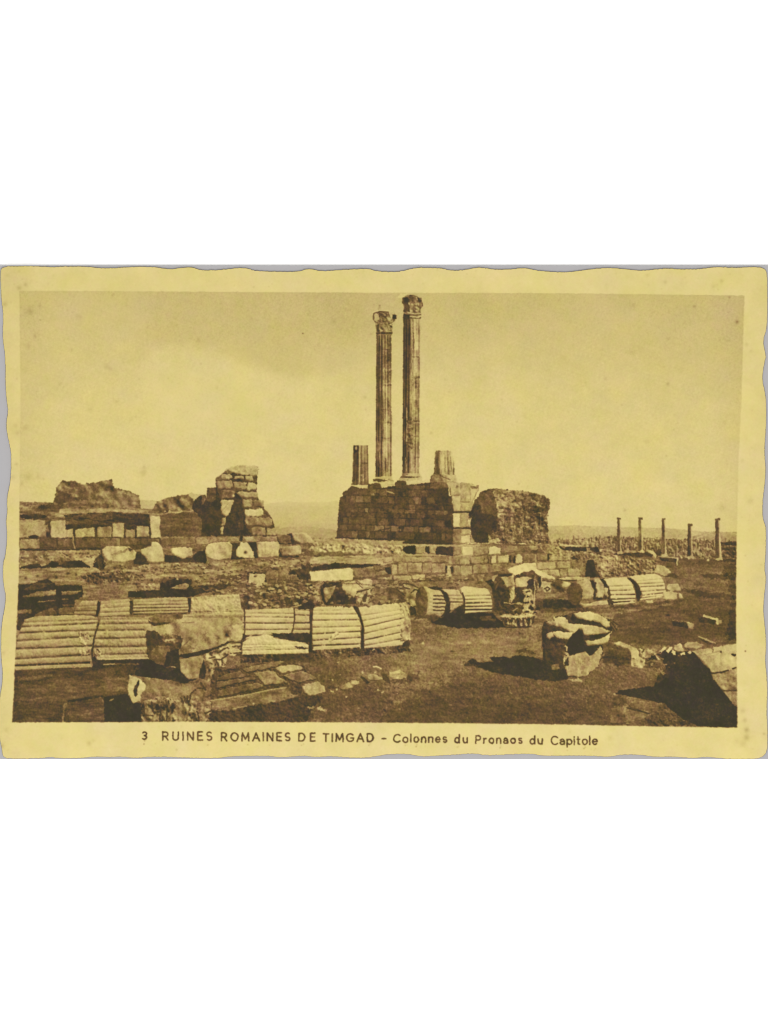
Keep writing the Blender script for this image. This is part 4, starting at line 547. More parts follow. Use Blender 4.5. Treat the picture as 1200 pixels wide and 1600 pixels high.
BL(T14, [(425, 255), (440, 240), (522, 222), (500, 290), (450, 360), (430, 330)], .40, 'dull leaning wedge in the dark hollow behind the drums', name='broken_stone'); spot(420 + 448 / 5, 870 + 270 / 5, 3, -.3)
BL(T14, [(572, 200), (680, 185), (740, 240), (690, 270), (665, 320), (610, 285), (572, 250)], .20, 'pale slab sloping into the dark hollow behind the drums', name='broken_stone', rel=.1)
BL(T14, [(660, 190), (780, 170), (812, 180), (800, 235), (745, 245), (700, 200)], .26, 'pale curved stone above the drum joint', name='broken_stone'); L(T14, [(680, 195), (740, 250)], .78, 1.6)
CARVE(T14, [(672, 290), (720, 285), (790, 250), (802, 290), (770, 370), (700, 378), (690, 330)], .30, piece('broken_stone', 'pale hollow fragment resting on the drum joint', 0), amp=.1, holes=.3); P(T14, [(728, 320), (742, 290), (775, 280), (760, 350), (735, 352)], .78, None, rim=None, warp=1.2); L(T14, [(690, 270), (740, 262), (790, 245)], .85, 1.8)
L(T14, [(700, 255), (830, 235), (1000, 228)], .3, 2, mix=.7); P(T14, [(810, 255), (1000, 238), (1010, 330), (800, 350)], .58, None, rel=.10, rim=None, mix=.7, warp=2)
CARVE(T14, [(1000, 235), (1080, 228), (1165, 235), (1150, 300), (1110, 390), (1075, 350), (1060, 300), (1010, 260)], .38, piece('broken_stone', 'grooved fragment left of the dark ended drum', 0), amp=.12, holes=.3)
for a_ in [[(1000, 240), (1050, 245), (1100, 290)], [(1050, 232), (1110, 260), (1130, 300)], [(1100, 228), (1165, 245)], [(1005, 255), (1060, 300)]]: L(T14, a_, .85, 1.8)
for a_ in [[(420, 905), (560, 912), (660, 925)], [(585, 905), (640, 908), (740, 905)], [(590, 912), (650, 913)], [(560, 934), (600, 926)], [(640, 906), (700, 900)]]: L(ID1, a_, .78, 1.6, warp=2, mix=.6)
# ------------------------------------------------------------------ middle drums and upright capital
P(T16, [(200, 545), (300, 500), (360, 478), (470, 478), (700, 490), (720, 520), (780, 560), (800, 600), (700, 605), (420, 606), (220, 565)], .91, ground, rough=.02, rim=None, warp=1.2); P(T16, [(590, 520), (680, 510), (720, 545), (640, 555)], .60, ground, rim=None, warp=2, mix=.8); P(T16, [(100, 500), (320, 510), (240, 550), (90, 530)], .70, None, rim=None, warp=2)
P(T16, [(0, 240), (110, 255), (160, 285), (110, 350), (100, 430), (60, 430), (0, 330)], .46, rub, rel=.14, rim=None, warp=1.5)
for a_ in [[(0, 255), (60, 262), (115, 290)], [(60, 330), (90, 300), (110, 310)], [(0, 285), (50, 300)]]: L(T16, a_, .84, 2)
P(T16, [(50, 440), (95, 430), (100, 510), (60, 500)], .80, None, rim=None, warp=1.5); P(T16, [(180, 290), (240, 280), (300, 290), (330, 330), (370, 470), (310, 520), (320, 420)], .90, ground, rim=None)
r1 = fd('short drum with its round dark end facing left, middle distance')
DRUM(T16, [(140, 285), (175, 278), (215, 300), (285, 312), (315, 350), (332, 405), (322, 480), (290, 518), (240, 500), (185, 505), (150, 512)], .27, 225, 332, [(352, 352), (380, 382), (408, 412), (436, 440), (466, 468)], r1, depth=0, wd=1.4, shade=.04)
for yl in (352, 381, 410, 438, 466): L(T16, [(235, yl), (280, yl + 1), (326, yl + 3)], .82, 2.2, warp=.7)
el = [(145 + 52 * math.cos(a_), 396 + 115 * math.sin(a_)) for a_ in np.linspace(0, 2 * math.pi, 22)[:-1]]
P(T16, el, .66, piece('drum_end', None, r1), rough=.07, rel=.06, rim=(.02, .05)); L(T16, [(165, 285), (192, 330), (198, 400), (188, 470)], .34, 2.4)
DRUM(T16, [(295, 302), (330, 298), (430, 308), (455, 350), (467, 390), (460, 425), (420, 445), (385, 470), (365, 465), (368, 400), (350, 345)], .28, 370, 460, [(352, 352), (378, 380), (402, 404)], fd('small middle drum between the dark ended one and the striped one'), depth=.36, wd=1.4)
P(T16, [(285, 300), (340, 330), (362, 400), (360, 480), (320, 500), (334, 410), (310, 345)], .90, ground, rim=None); P(T16, [(400, 450), (470, 420), (475, 490), (370, 495), (385, 472)], .88, ground, rim=None); P(T16, [(230, 280), (285, 285), (280, 305), (235, 300)], .82, None, rim=None, warp=1.2); P(T16, [(340, 290), (400, 285), (430, 300), (360, 302)], .76, None, rim=None, warp=1.2)
DRUM(T16, [(442, 295), (478, 278), (640, 295), (662, 302), (682, 350), (697, 405), (692, 455), (690, 475), (478, 492), (474, 440), (472, 370)], .10, 475, 692, [(356, 350), (384, 378), (411, 408), (438, 436), (465, 462)], fd('pale striped drum left of the upright capital'), depth=.72, wd=1.7, shade=.02, rim=(.0, .2)); L(T16, [(462, 330), (478, 380), (478, 490)], .88, 2); P(T16, [(560, 350), (640, 344), (640, 350), (560, 358)], .2, None, rim=None, mix=.7)
cap1 = piece('fallen_capital', 'tall dark leafy capital standing upright between the two rows of drums')
P(T16, [(640, 245), (700, 245), (742, 182), (850, 176), (868, 195), (1000, 150), (1062, 200), (1045, 300), (1010, 400), (1040, 492), (1000, 592), (880, 602), (780, 582), (758, 505), (700, 470), (690, 290)], .74, cap1, rough=.10, rel=.10, rim=None, warp=1.2)
P(T16, [(640, 240), (690, 225), (700, 245), (670, 262)], .80, None, rim=None, warp=1.2)
P(T16, [(692, 285), (760, 222), (805, 250), (832, 340), (900, 420), (800, 470), (702, 472)], .82, None, rough=.05, rel=.05, rim=None); P(T16, [(735, 290), (800, 250), (815, 300), (760, 340)], .76, None, rel=.1, rim=None, warp=2)
P(T16, [(760, 205), (840, 190), (862, 200), (868, 270), (805, 290), (780, 240)], .32, None, rel=.09, rim=(.04, .08)); P(T16, [(870, 215), (960, 200), (1000, 215), (965, 285), (880, 285)], .18, None, rel=.09, rim=(.04, .1)); P(T16, [(742, 186), (848, 178), (850, 196), (750, 205)], .86, None, rim=None); spot(630 + 860 / 5, 860 + 195 / 5, 2, -.5)
P(T16, [(965, 250), (985, 220), (1025, 235), (1030, 290), (990, 285)], .84, None, rim=None, warp=1.2); P(T16, [(870, 288), (940, 290), (930, 400), (860, 410)], .88, None, rim=None)
CARVE(T16, [(930, 330), (960, 295), (1000, 300), (1020, 330), (1030, 420), (1015, 490), (930, 500), (940, 400)], .38, piece('carved_leaf', None, cap1), amp=.10, k='rf', holes=.5, thr=.6); CARVE(T16, [(840, 290), (870, 280), (865, 340), (885, 345), (850, 400), (820, 400)], .34, None, amp=.14, k='rf', holes=.4)
P(T16, [(785, 402), (860, 410), (930, 408), (930, 425), (850, 418), (790, 416)], .28, None, rim=None, warp=1.2)
CARVE(T16, [(760, 505), (800, 492), (860, 515), (900, 510), (960, 490), (1040, 488), (1000, 520), (960, 535), (860, 530), (790, 525)], .16, piece('carved_leaf', None, cap1), amp=.10, k='rf', holes=.3)
CARVE(T16, [(800, 525), (1010, 515), (1000, 588), (880, 598), (800, 580)], .58, None, amp=.16, k='rf', holes=.4, thr=.5)
for x_ in (870, 915, 955, 990): L(T16, [(x_, 530), (x_ + 8, 585)], .24, 2.6, warp=1.2, mix=.8)
for x_ in (890, 935, 975): L(T16, [(x_, 530), (x_ + 6, 590)], .86, 2.4, warp=1.2, mix=.8)
P(T16, [(780, 420), (930, 425), (930, 490), (860, 510), (780, 490)], .78, None, rough=.1, rel=.12, k='rf', rim=None, warp=2, mix=.8); L(T16, [(860, 470), (890, 450)], .36, 2.5, warp=1.5); L(T16, [(790, 600), (960, 598), (1000, 590)], .86, 2, warp=1)
for k_ in range(6): L(T16, [(770 + k_ * 46 + rng.uniform(-8, 8), 516), (788 + k_ * 46, 502 + rng.uniform(-5, 5)), (806 + k_ * 46, 516)], .2, 2.6, warp=2, mix=.7)
for k_ in range(5): L(T16, [(795 + k_ * 46, 560), (800 + k_ * 46, 535), (818 + k_ * 46, 530), (828 + k_ * 46, 560)], .84, 2.0, warp=.8, mix=.8)
for a_ in [[(850, 290), (868, 340), (845, 400)], [(940, 310), (985, 300), (1000, 330), (960, 350), (945, 390)], [(960, 380), (985, 370), (990, 420), (960, 440)], [(1010, 420), (1040, 430)], [(1000, 470), (1045, 468)], [(945, 450), (970, 470)], [(1020, 240), (1030, 300), (1020, 380)]]: L(T16, a_, .2, 2.0, warp=1.6, mix=.8)
for a_ in [[(960, 325), (975, 320)], [(950, 410), (975, 405)], [(985, 450), (1000, 455)], [(955, 480), (975, 478)], [(1000, 395), (1008, 410)], [(905, 330), (915, 400)]]: L(T16, a_, .90, 3.0, warp=1.0, mix=.95)
for a_ in [[(720, 300), (740, 260), (765, 235)], [(760, 330), (780, 330)], [(745, 400), (760, 440), (790, 460)], [(700, 350), (700, 440)]]: L(T16, a_, .62, 2.2, warp=1.2, mix=.7)
P(T16, [(1050, 220), (1075, 198), (1080, 260), (1060, 295)], .88, ground, rim=None)
BL(T16, [(1085, 300), (1105, 272), (1140, 270), (1165, 295), (1150, 330), (1095, 330)], .22, 'small scrolled fragment right of the upright capital', name='broken_stone'); L(T16, [(1100, 300), (1125, 282), (1142, 300), (1120, 315), (1112, 300)], .82, 1.8); L(T16, [(1090, 235), (1170, 240)], .72, 3, warp=1.5); P(T16, [(1165, 260), (1195, 250), (1195, 330), (1165, 330)], .72, None, rim=None, warp=1.5)
P(T16, [(1040, 380), (1200, 370), (1250, 400), (1250, 455), (1030, 470), (1030, 420)], .80, ground, rough=.07, rim=None, warp=1.5); P(T16, [(1035, 340), (1200, 335), (1200, 372), (1040, 378)], .46, None, n='h', rim=None, warp=1.5)
# ------------------------------------------------------------------ right hand drums
P(T17, [(-60, 335), (130, 335), (220, 370), (265, 402), (120, 405), (-60, 400)], .85, ground, rough=.06, rim=None, warp=1.2); P(T17, [(-80, 400), (250, 402), (460, 385), (900, 345), (1040, 330), (1040, 350), (700, 385), (300, 420), (-80, 430)], .68, ground, rough=.06, n='h', rim=None, warp=1.8)
BL(T17, [(50, 170), (160, 152), (305, 158), (300, 185), (200, 190), (130, 185), (60, 182)], .26, 'flat pale slab behind the dark round drum end', name='stone_slab'); L(T17, [(50, 175), (120, 185), (200, 182)], .84, 1.8)
BL(T17, [(90, 188), (150, 198), (160, 215), (130, 242), (92, 235)], .24, 'small pale wedge left of the dark round drum end', name='broken_stone'); P(T17, [(0, 200), (80, 195), (90, 240), (130, 245), (120, 270), (0, 275)], .60, None, rel=.12, rim=None, warp=1.5)
P(T17, [(300, 185), (420, 165), (470, 240), (462, 380), (330, 330)], .88, ground, rim=None)
sd = fd('smooth drum with its dark round end facing left, first of the right hand row')
P(T17, [(190, 205), (215, 195), (300, 165), (318, 205), (335, 260), (332, 312), (280, 330), (240, 335)], .26, sd, rel=.09, k='rm', rough=.06)
el = [(188 + 62 * math.cos(a_), 288 + 90 * math.sin(a_)) for a_ in np.linspace(0, 2 * math.pi, 22)[:-1]]
P(T17, el, .70, piece('drum_end', None, sd), rough=.06, rel=.05, rim=(.02, .04))
BL(T17, [(330, 172), (382, 165), (415, 215), (420, 290), (408, 322), (352, 318), (360, 270), (348, 215)], .28, 'narrow broken drum slice in the right hand row', name='fallen_drum', rel=.1); P(T17, [(335, 195), (360, 205), (355, 220), (338, 212)], .8, None, rim=None)
BL(T17, [(415, 240), (445, 245), (452, 300), (440, 312), (420, 300)], .30, 'thin chip wedged between two drums of the right hand row', name='broken_stone')
DRUM(T17, [(412, 172), (470, 165), (588, 156), (625, 185), (642, 225), (662, 285), (658, 358), (570, 366), (490, 372), (466, 350), (468, 300), (455, 240), (430, 195)], .08, 462, 660, [(228, 222), (264, 258), (298, 294), (332, 326), (358, 346)], fd('pale finely fluted drum, second from right in the right hand row'), depth=.66, wd=1.5, shade=.03, rim=(.0, .12))
P(T17, [(598, 160), (640, 165), (690, 228), (715, 268), (702, 300), (700, 332), (668, 352), (668, 280), (648, 220)], .90, ground, rim=None); P(T17, [(465, 330), (490, 345), (485, 372), (460, 372)], .85, None, rim=None)
DRUM(T17, [(600, 152), (700, 138), (812, 130), (858, 148), (885, 200), (900, 262), (895, 305), (800, 325), (702, 336), (720, 296), (700, 262), (690, 222), (655, 180)], .10, 700, 892, [(186, 170), (210, 200), (236, 226), (272, 256), (302, 280), (322, 302)], fd('pale fluted drum at the right end of the right hand row'), depth=.50, wd=1.4, shade=.03, rim=(.0, .12)); L(T17, [(702, 330), (800, 316), (895, 292)], .08, 2.4)
BL(T17, [(222, 362), (300, 368), (342, 350), (440, 326), (452, 375), (360, 385), (300, 382), (262, 396)], .26, 'low pale strip of stone under the right hand drums', name='stone_slab'); L(T17, [(330, 345), (450, 330)], .6, 2); P(T17, [(745, 340), (790, 335), (805, 358), (770, 362), (750, 356)], .16, None, rim=None)
BL(T17, [(905, 215), (960, 208), (1000, 215), (1020, 262), (1005, 275), (950, 270), (905, 262)], .30, 'rounded pale boulder at the end of the right hand drums')
BL(T17, [(880, 275), (940, 268), (995, 285), (985, 325), (940, 338), (870, 335)], .20, 'pale broken lump under the rounded boulder', name='broken_stone'); BL(T17, [(1000, 278), (1015, 290), (1040, 322), (1002, 326)], .22, 'thin pale splinter right of the broken lump', name='broken_stone'); P(T17, [(985, 290), (1000, 290), (998, 325), (982, 325)], .7, None, rim=None)
BL(T17, [(830, 60), (870, 60), (940, 112), (945, 122), (890, 158), (850, 140), (805, 125)], .27, 'pale slanted boulder on the scrub bank above the drums'); P(T17, [(890, 155), (945, 122), (1000, 155), (990, 168), (950, 155)], .74, None, rim=None, warp=1.2); P(T17, [(890, 165), (950, 160), (1000, 200), (900, 212)], .60, None, rim=None, warp=1.5, mix=.7)
# ------------------------------------------------------------------ foreground: split block with its cast shadow
P(T19, [(30, 595), (60, 560), (112, 532), (150, 548), (178, 572), (310, 560), (262, 520), (340, 512), (465, 525), (480, 508), (560, 500), (660, 515), (775, 552), (900, 600), (995, 640), (1005, 720), (890, 748), (600, 712), (300, 660), (160, 612), (80, 600)], .90, ground, rough=.035, rel=.02, rim=None, warp=1.2)
P(T19, [(30, 570), (80, 550), (150, 590), (160, 620), (60, 620)], .66, None, rim=None, warp=4, mix=.5); P(T19, [(500, 460), (580, 440), (620, 445), (710, 480), (690, 490), (600, 475), (560, 478)], .72, None, rim=None, warp=1.8); L(T19, [(585, 415), (595, 455)], .66, 3, warp=2, mix=.5)
fb = piece('split_block', 'large split block with rounded ridges on top, casting a long shadow to the left')
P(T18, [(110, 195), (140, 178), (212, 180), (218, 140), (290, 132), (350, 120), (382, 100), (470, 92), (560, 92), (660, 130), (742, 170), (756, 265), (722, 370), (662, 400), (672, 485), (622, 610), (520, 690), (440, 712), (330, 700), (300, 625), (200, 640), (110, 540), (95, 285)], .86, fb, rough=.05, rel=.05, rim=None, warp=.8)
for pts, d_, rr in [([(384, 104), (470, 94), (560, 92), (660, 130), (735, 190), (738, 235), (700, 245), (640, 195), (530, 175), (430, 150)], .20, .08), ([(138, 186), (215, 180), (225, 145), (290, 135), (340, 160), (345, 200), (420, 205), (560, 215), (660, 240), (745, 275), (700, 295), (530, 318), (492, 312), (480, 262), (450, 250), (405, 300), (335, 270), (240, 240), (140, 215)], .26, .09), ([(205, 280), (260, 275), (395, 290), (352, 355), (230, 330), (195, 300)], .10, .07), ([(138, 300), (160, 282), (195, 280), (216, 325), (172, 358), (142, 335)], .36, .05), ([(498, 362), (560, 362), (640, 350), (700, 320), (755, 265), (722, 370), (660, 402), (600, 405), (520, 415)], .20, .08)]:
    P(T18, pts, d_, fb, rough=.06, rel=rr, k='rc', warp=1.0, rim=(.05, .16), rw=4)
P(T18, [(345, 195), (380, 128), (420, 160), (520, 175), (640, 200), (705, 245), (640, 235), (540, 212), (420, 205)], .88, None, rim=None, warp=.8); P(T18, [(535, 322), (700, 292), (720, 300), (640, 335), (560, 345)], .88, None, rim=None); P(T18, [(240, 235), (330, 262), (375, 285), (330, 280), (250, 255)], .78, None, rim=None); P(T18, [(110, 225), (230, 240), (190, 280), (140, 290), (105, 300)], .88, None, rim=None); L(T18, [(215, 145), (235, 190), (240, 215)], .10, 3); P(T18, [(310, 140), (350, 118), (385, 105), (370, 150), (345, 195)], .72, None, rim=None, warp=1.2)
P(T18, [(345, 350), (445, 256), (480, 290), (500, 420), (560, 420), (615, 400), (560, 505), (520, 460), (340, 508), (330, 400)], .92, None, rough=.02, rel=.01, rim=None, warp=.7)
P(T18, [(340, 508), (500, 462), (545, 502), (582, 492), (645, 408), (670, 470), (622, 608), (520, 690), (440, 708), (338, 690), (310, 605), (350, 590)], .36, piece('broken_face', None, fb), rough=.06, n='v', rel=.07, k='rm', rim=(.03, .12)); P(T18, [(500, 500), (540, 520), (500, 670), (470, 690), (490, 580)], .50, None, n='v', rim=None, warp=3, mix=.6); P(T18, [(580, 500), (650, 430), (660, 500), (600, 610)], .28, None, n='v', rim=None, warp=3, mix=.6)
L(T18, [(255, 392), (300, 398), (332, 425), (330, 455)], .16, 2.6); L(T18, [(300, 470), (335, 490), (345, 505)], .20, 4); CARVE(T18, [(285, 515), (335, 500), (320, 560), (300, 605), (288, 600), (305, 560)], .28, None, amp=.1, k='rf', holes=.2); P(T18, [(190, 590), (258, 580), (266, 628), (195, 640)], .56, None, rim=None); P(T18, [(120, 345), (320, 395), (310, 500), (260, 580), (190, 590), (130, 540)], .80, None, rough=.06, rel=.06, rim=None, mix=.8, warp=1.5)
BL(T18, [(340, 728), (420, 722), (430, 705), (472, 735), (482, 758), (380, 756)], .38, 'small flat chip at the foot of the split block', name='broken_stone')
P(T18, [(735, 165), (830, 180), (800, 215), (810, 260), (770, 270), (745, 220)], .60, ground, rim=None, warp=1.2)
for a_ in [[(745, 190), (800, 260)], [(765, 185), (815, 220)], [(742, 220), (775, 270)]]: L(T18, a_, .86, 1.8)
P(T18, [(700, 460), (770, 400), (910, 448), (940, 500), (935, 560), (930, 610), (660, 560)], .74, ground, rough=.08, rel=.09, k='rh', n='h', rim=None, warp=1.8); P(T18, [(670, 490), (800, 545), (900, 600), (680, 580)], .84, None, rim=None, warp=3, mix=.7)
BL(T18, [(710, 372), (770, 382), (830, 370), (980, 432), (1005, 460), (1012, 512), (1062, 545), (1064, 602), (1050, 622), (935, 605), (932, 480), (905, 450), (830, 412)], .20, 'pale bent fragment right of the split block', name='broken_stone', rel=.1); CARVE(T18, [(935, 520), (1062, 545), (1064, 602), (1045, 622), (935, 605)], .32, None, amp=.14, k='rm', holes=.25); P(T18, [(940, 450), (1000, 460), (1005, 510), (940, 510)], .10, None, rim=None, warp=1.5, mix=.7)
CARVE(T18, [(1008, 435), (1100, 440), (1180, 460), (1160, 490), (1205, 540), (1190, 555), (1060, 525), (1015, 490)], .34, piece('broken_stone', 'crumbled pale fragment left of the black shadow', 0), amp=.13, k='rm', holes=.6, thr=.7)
P(T20, [(285, 480), (420, 510), (440, 560), (300, 560)], .78, ground, rough=.08, rim=None, warp=2)
# right: black shadow, lit rock mass and small stones
rk = piece('rock_mass', 'large lit rock mass at the right edge, partly in black shadow')
P(T20, [(640, 340), (680, 320), (770, 318), (852, 345), (770, 382), (700, 375), (655, 362)], .36, rk, rel=.1)
P(T20, [(725, 402), (790, 385), (905, 372), (1030, 350), (1160, 328), (1160, 565), (1040, 590), (910, 605), (885, 560), (800, 470), (760, 430)], .29, rk, rough=.05, rel=.10, k='rc', rim=(.05, .04)); P(T20, [(905, 375), (1140, 335), (1145, 400), (1000, 400), (900, 440), (780, 440)], .20, None, rel=.12, rim=None, warp=2.5, mix=.8); P(T20, [(905, 612), (1000, 595), (1160, 555), (1160, 775), (1010, 770), (925, 660)], .46, rk, rough=.06, rel=.08, rim=(.02, .06)); P(T20, [(1010, 780), (1160, 772), (1160, 930), (1120, 900)], .54, rk, rel=.07, rim=None)
L(T20, [(905, 608), (1000, 602), (1060, 582)], .90, 2.6); L(T20, [(1105, 565), (1150, 552)], .9, 2.4); L(T20, [(1010, 775), (1150, 768)], .82, 2.2); P(T20, [(985, 402), (1005, 398), (1005, 420), (985, 415)], .85, None, rim=None); P(T20, [(1085, 425), (1140, 430), (1130, 450), (1100, 445)], .88, None, rim=None); L(T20, [(905, 370), (925, 390), (920, 410)], .6, 1.4); L(T20, [(990, 440), (1000, 540)], .42, 1.2, mix=.5); L(T20, [(790, 445), (900, 425), (1000, 395)], .46, 1.6, mix=.7)
P(T20, [(395, 430), (450, 390), (520, 395), (640, 410), (722, 405), (760, 432), (795, 475), (850, 540), (890, 562), (918, 655), (980, 740), (1055, 825), (1110, 900), (1160, 935), (1160, 1125), (780, 1105), (640, 1040), (500, 930), (470, 890), (250, 850), (0, 800), (60, 768), (370, 728), (400, 640), (480, 560), (450, 500), (450, 470)], .905, ground, rough=.035, rel=.02, rim=None, warp=.9)
P(T20, [(390, 620), (470, 540), (520, 600), (420, 700), (370, 720)], .78, None, rim=None, warp=5, mix=.5); P(T20, [(545, 505), (580, 505), (575, 525), (550, 525)], .6, None, rim=None, warp=1.5); P(T20, [(425, 595), (455, 592), (480, 615), (460, 628), (432, 610)], .44, piece('fallen_stone', None, 0), rim=None); P(T20, [(490, 545), (515, 548), (510, 560)], .6, None, rim=None); spot(960 + 940 / 6, 950 + 852 / 6, 1.4, -.12); P(T20, [(330, 520), (360, 515), (350, 535)], .4, None, rim=None)
for pts in [[(418, 405), (462, 362), (487, 368), (440, 416)], [(475, 405), (520, 358), (538, 372), (500, 424)], [(540, 385), (565, 395), (572, 440), (550, 444), (535, 410)], [(676, 405), (712, 398), (715, 420), (690, 428)], [(610, 425), (655, 412), (665, 430), (620, 440)]]:
    BL(T20, pts, .06, None, name='white_chip', rel=.03, rim=None)
BL(T20, [(562, 345), (620, 332), (652, 400), (610, 415), (568, 405), (545, 385)], .24, 'pale pointed stone among the white chips above the black shadow', name='broken_stone'); spot(1060, 1024, 1.5, -.4); P(T20, [(650, 370), (740, 385), (680, 395)], .82, None, rim=None)
def LIT(t, dark, face, lab, top=None):
    i = piece('stone_block', lab); P(t, dark, .88, i, rim=None, rough=.03); P(t, face, .42, i, rim=(.03, .08))
    if top: P(t, top, .16, i, rim=None)
LIT(T20, [(540, 120), (685, 130), (695, 190), (545, 165)], [(682, 135), (742, 142), (732, 196), (690, 196)], 'small dark sided block lying on the road at right', [(545, 110), (690, 125), (740, 142), (680, 138), (545, 122)])
P(T20, [(545, 112), (680, 128), (680, 136), (545, 124)], .62, None, rim=None)
LIT(T20, [(780, 85), (830, 80), (950, 110), (952, 152), (800, 135)], [(950, 105), (1000, 110), (1002, 140), (960, 158)], 'small block with a bright top edge near the right edge of the print', [(818, 62), (840, 58), (972, 98), (968, 152), (952, 152), (945, 112), (825, 80)])
P(T20, [(960, 50), (1140, 60), (1140, 100), (1010, 90)], .80, None, rim=None, warp=3, mix=.6)
P(T20, [(770, 275), (800, 278), (925, 340), (880, 340)], .84, None, rim=None); L(T20, [(790, 266), (860, 295), (940, 328)], .30, 2.2); L(T20, [(850, 300), (860, 285)], .3, 1.4)
P(T20, [(130, 200), (480, 165), (560, 175), (690, 195), (560, 230), (130, 225)], .74, ground, rough=.06, n='h', rim=None, warp=3, mix=.7)
for pts, d_ in [([(-40, 945), (100, 918), (190, 950), (335, 985), (345, 1000), (240, 1055), (100, 1075), (-40, 1085)], .56), ([(95, 880), (230, 865), (480, 905), (490, 940), (400, 965), (320, 985), (200, 950), (140, 930)], .58)]:
    P(T20, pts, d_, piece('paving_slab', None, 0), rough=.06, rel=.06, n='h', rim=(.04, .12))
L(T20, [(120, 935), (220, 960), (320, 985)], .86, 2.4); P(T20, [(0, 815), (100, 850), (140, 900), (0, 910)], .74, None, rim=None, warp=3, mix=.7); P(T20, [(240, 1055), (350, 1000), (480, 950), (640, 1045), (760, 1100), (240, 1110)], .74, ground, rough=.07, rel=.08, k='rf', rim=None, warp=2); P(ID1, [(878, 1112), (960, 1108), (958, 1116), (880, 1120)], .58, None, rim=None, warp=3, mix=.6); spot(960, 1084, 1.5, -.3)
# ------------------------------------------------------------------ pavement in the foreground
pv = piece('pavement', 'patch of old paving slabs with a long kerb, centre left foreground')
P(T15, [(40, 315), (280, 300), (640, 250), (880, 300), (1000, 420), (1080, 560), (930, 600), (800, 585), (0, 720), (0, 420)], .72, pv, rough=.06, rel=.08, k='rf', rim=None, warp=1.5)
for pts, d_ in [([(45, 420), (150, 375), (270, 345), (332, 400), (180, 430), (45, 448)], .57), ([(40, 455), (200, 428), (400, 402), (420, 432), (250, 465), (40, 520)], .55), ([(60, 530), (250, 490), (430, 455), (482, 480), (470, 512), (250, 560), (60, 602)], .59), ([(95, 312), (220, 300), (242, 328), (150, 345), (95, 352)], .54), ([(280, 332), (450, 290), (640, 256), (692, 266), (580, 320), (460, 345), (400, 352), (330, 376)], .50), ([(590, 320), (650, 300), (740, 290), (840, 300), (868, 325), (800, 350), (720, 360), (660, 376)], .27), ([(388, 365), (480, 350), (582, 345), (625, 390), (715, 458), (600, 480), (498, 482)], .48), ([(660, 396), (760, 365), (862, 345), (930, 380), (992, 425), (900, 445), (808, 460)], .48), ([(850, 482), (920, 460), (1002, 445), (1058, 500), (1070, 552), (1000, 570), (930, 588), (875, 560)], .34)]:
    P(T15, pts, d_ + .01, piece('paving_slab', None, pv), rough=.05, rel=.05, rim=(.05, .22), rw=3, warp=1.2)
P(T15, [(490, 430), (560, 420), (570, 460), (500, 475)], .32, None, rim=None, warp=2.5, mix=.6); P(T15, [(720, 500), (840, 480), (850, 560), (790, 585)], .70, None, rel=.1, k='rf', rim=None, warp=2)
P(T15, [(0, 622), (300, 575), (560, 520), (702, 500), (722, 535), (770, 565), (815, 580), (720, 605), (640, 632), (400, 665), (200, 712), (0, 705)], .52, piece('kerb_stone', None, pv), rough=.06, rel=.05, n='h', rim=None, warp=1.2); L(T15, [(0, 625), (300, 578), (560, 522), (700, 503)], .33, 2.4, mix=.8); L(T15, [(200, 705), (350, 672)], .24, 2, mix=.6); spot(330 + 395 / 6, 990 + 652 / 6, 1.4, -.4); L(T15, [(60, 600), (300, 555), (480, 510)], .74, 1.8, mix=.7)
P(T15, [(0, 715), (200, 715), (400, 668), (640, 636), (800, 592), (870, 570), (930, 600), (1030, 570), (1060, 600), (940, 690), (900, 830), (-20, 830)], .80, ground, rough=.05, rel=.06, k='rf', rim=None, warp=1.8)
P(T15, [(600, 650), (850, 600), (1000, 620), (900, 820), (500, 820), (560, 720)], .76, None, rough=.06, rel=.08, k='rf', rim=None, warp=5, mix=.6)
P(T21, [(60, 620), (120, 615), (130, 645), (70, 645)], .40, None, rim=None, warp=2); P(T21, [(150, 635), (190, 620), (245, 650), (230, 668), (160, 660)], .40, None, rim=None, warp=2)
BL(T21, [(615, 335), (640, 318), (700, 320), (775, 362), (720, 385), (640, 372)], .34, 'rounded pale stone left of the small square one in the foreground', name='fallen_stone'); P(T21, [(545, 342), (580, 340), (650, 400), (620, 402)], .84, ground, rim=None, warp=1.2)
BL(T21, [(822, 300), (930, 280), (995, 320), (985, 360), (900, 375), (830, 385)], .42, 'small square stone with a bright top in the foreground', name='fallen_stone'); P(T21, [(828, 296), (928, 280), (938, 305), (838, 322)], .14, None, rim=None); P(T21, [(1000, 300), (1120, 310), (1080, 380), (900, 400), (840, 400), (900, 380), (990, 362)], .76, ground, rim=None, warp=3, mix=.8); P(T21, [(755, 305), (800, 320), (840, 410), (810, 400), (760, 340)], .82, ground, rim=None, warp=1.5, mix=.8); spot(470 + 905 / 6, 1000 + 352 / 6, 2, -.25)
BL(T21, [(350, 450), (420, 410), (480, 372), (540, 380), (555, 400), (500, 430), (460, 458), (390, 472)], .42, 'low pale stone at the end of the pavement in the foreground', name='fallen_stone'); P(T21, [(480, 375), (540, 380), (550, 405), (510, 418), (470, 400)], .24, None, rim=None, warp=1.5)
L(T21, [(678, 246), (710, 245), (752, 268)], .06, 2.2); P(T21, [(565, 290), (585, 282), (592, 308), (570, 310)], .3, None, rim=None)
for x_, y_ in [(720, 463), (762, 488), (300, 370), (340, 465), (295, 478), (1140, 28), (425, 525), (680, 1092 - 1000), (700, 300)]: P(T21, [(x_ - 12, y_ - 7), (x_ + 10, y_ - 9), (x_ + 14, y_ + 6), (x_ - 8, y_ + 8)], .22, None, rim=None, warp=1.5, mix=.85)
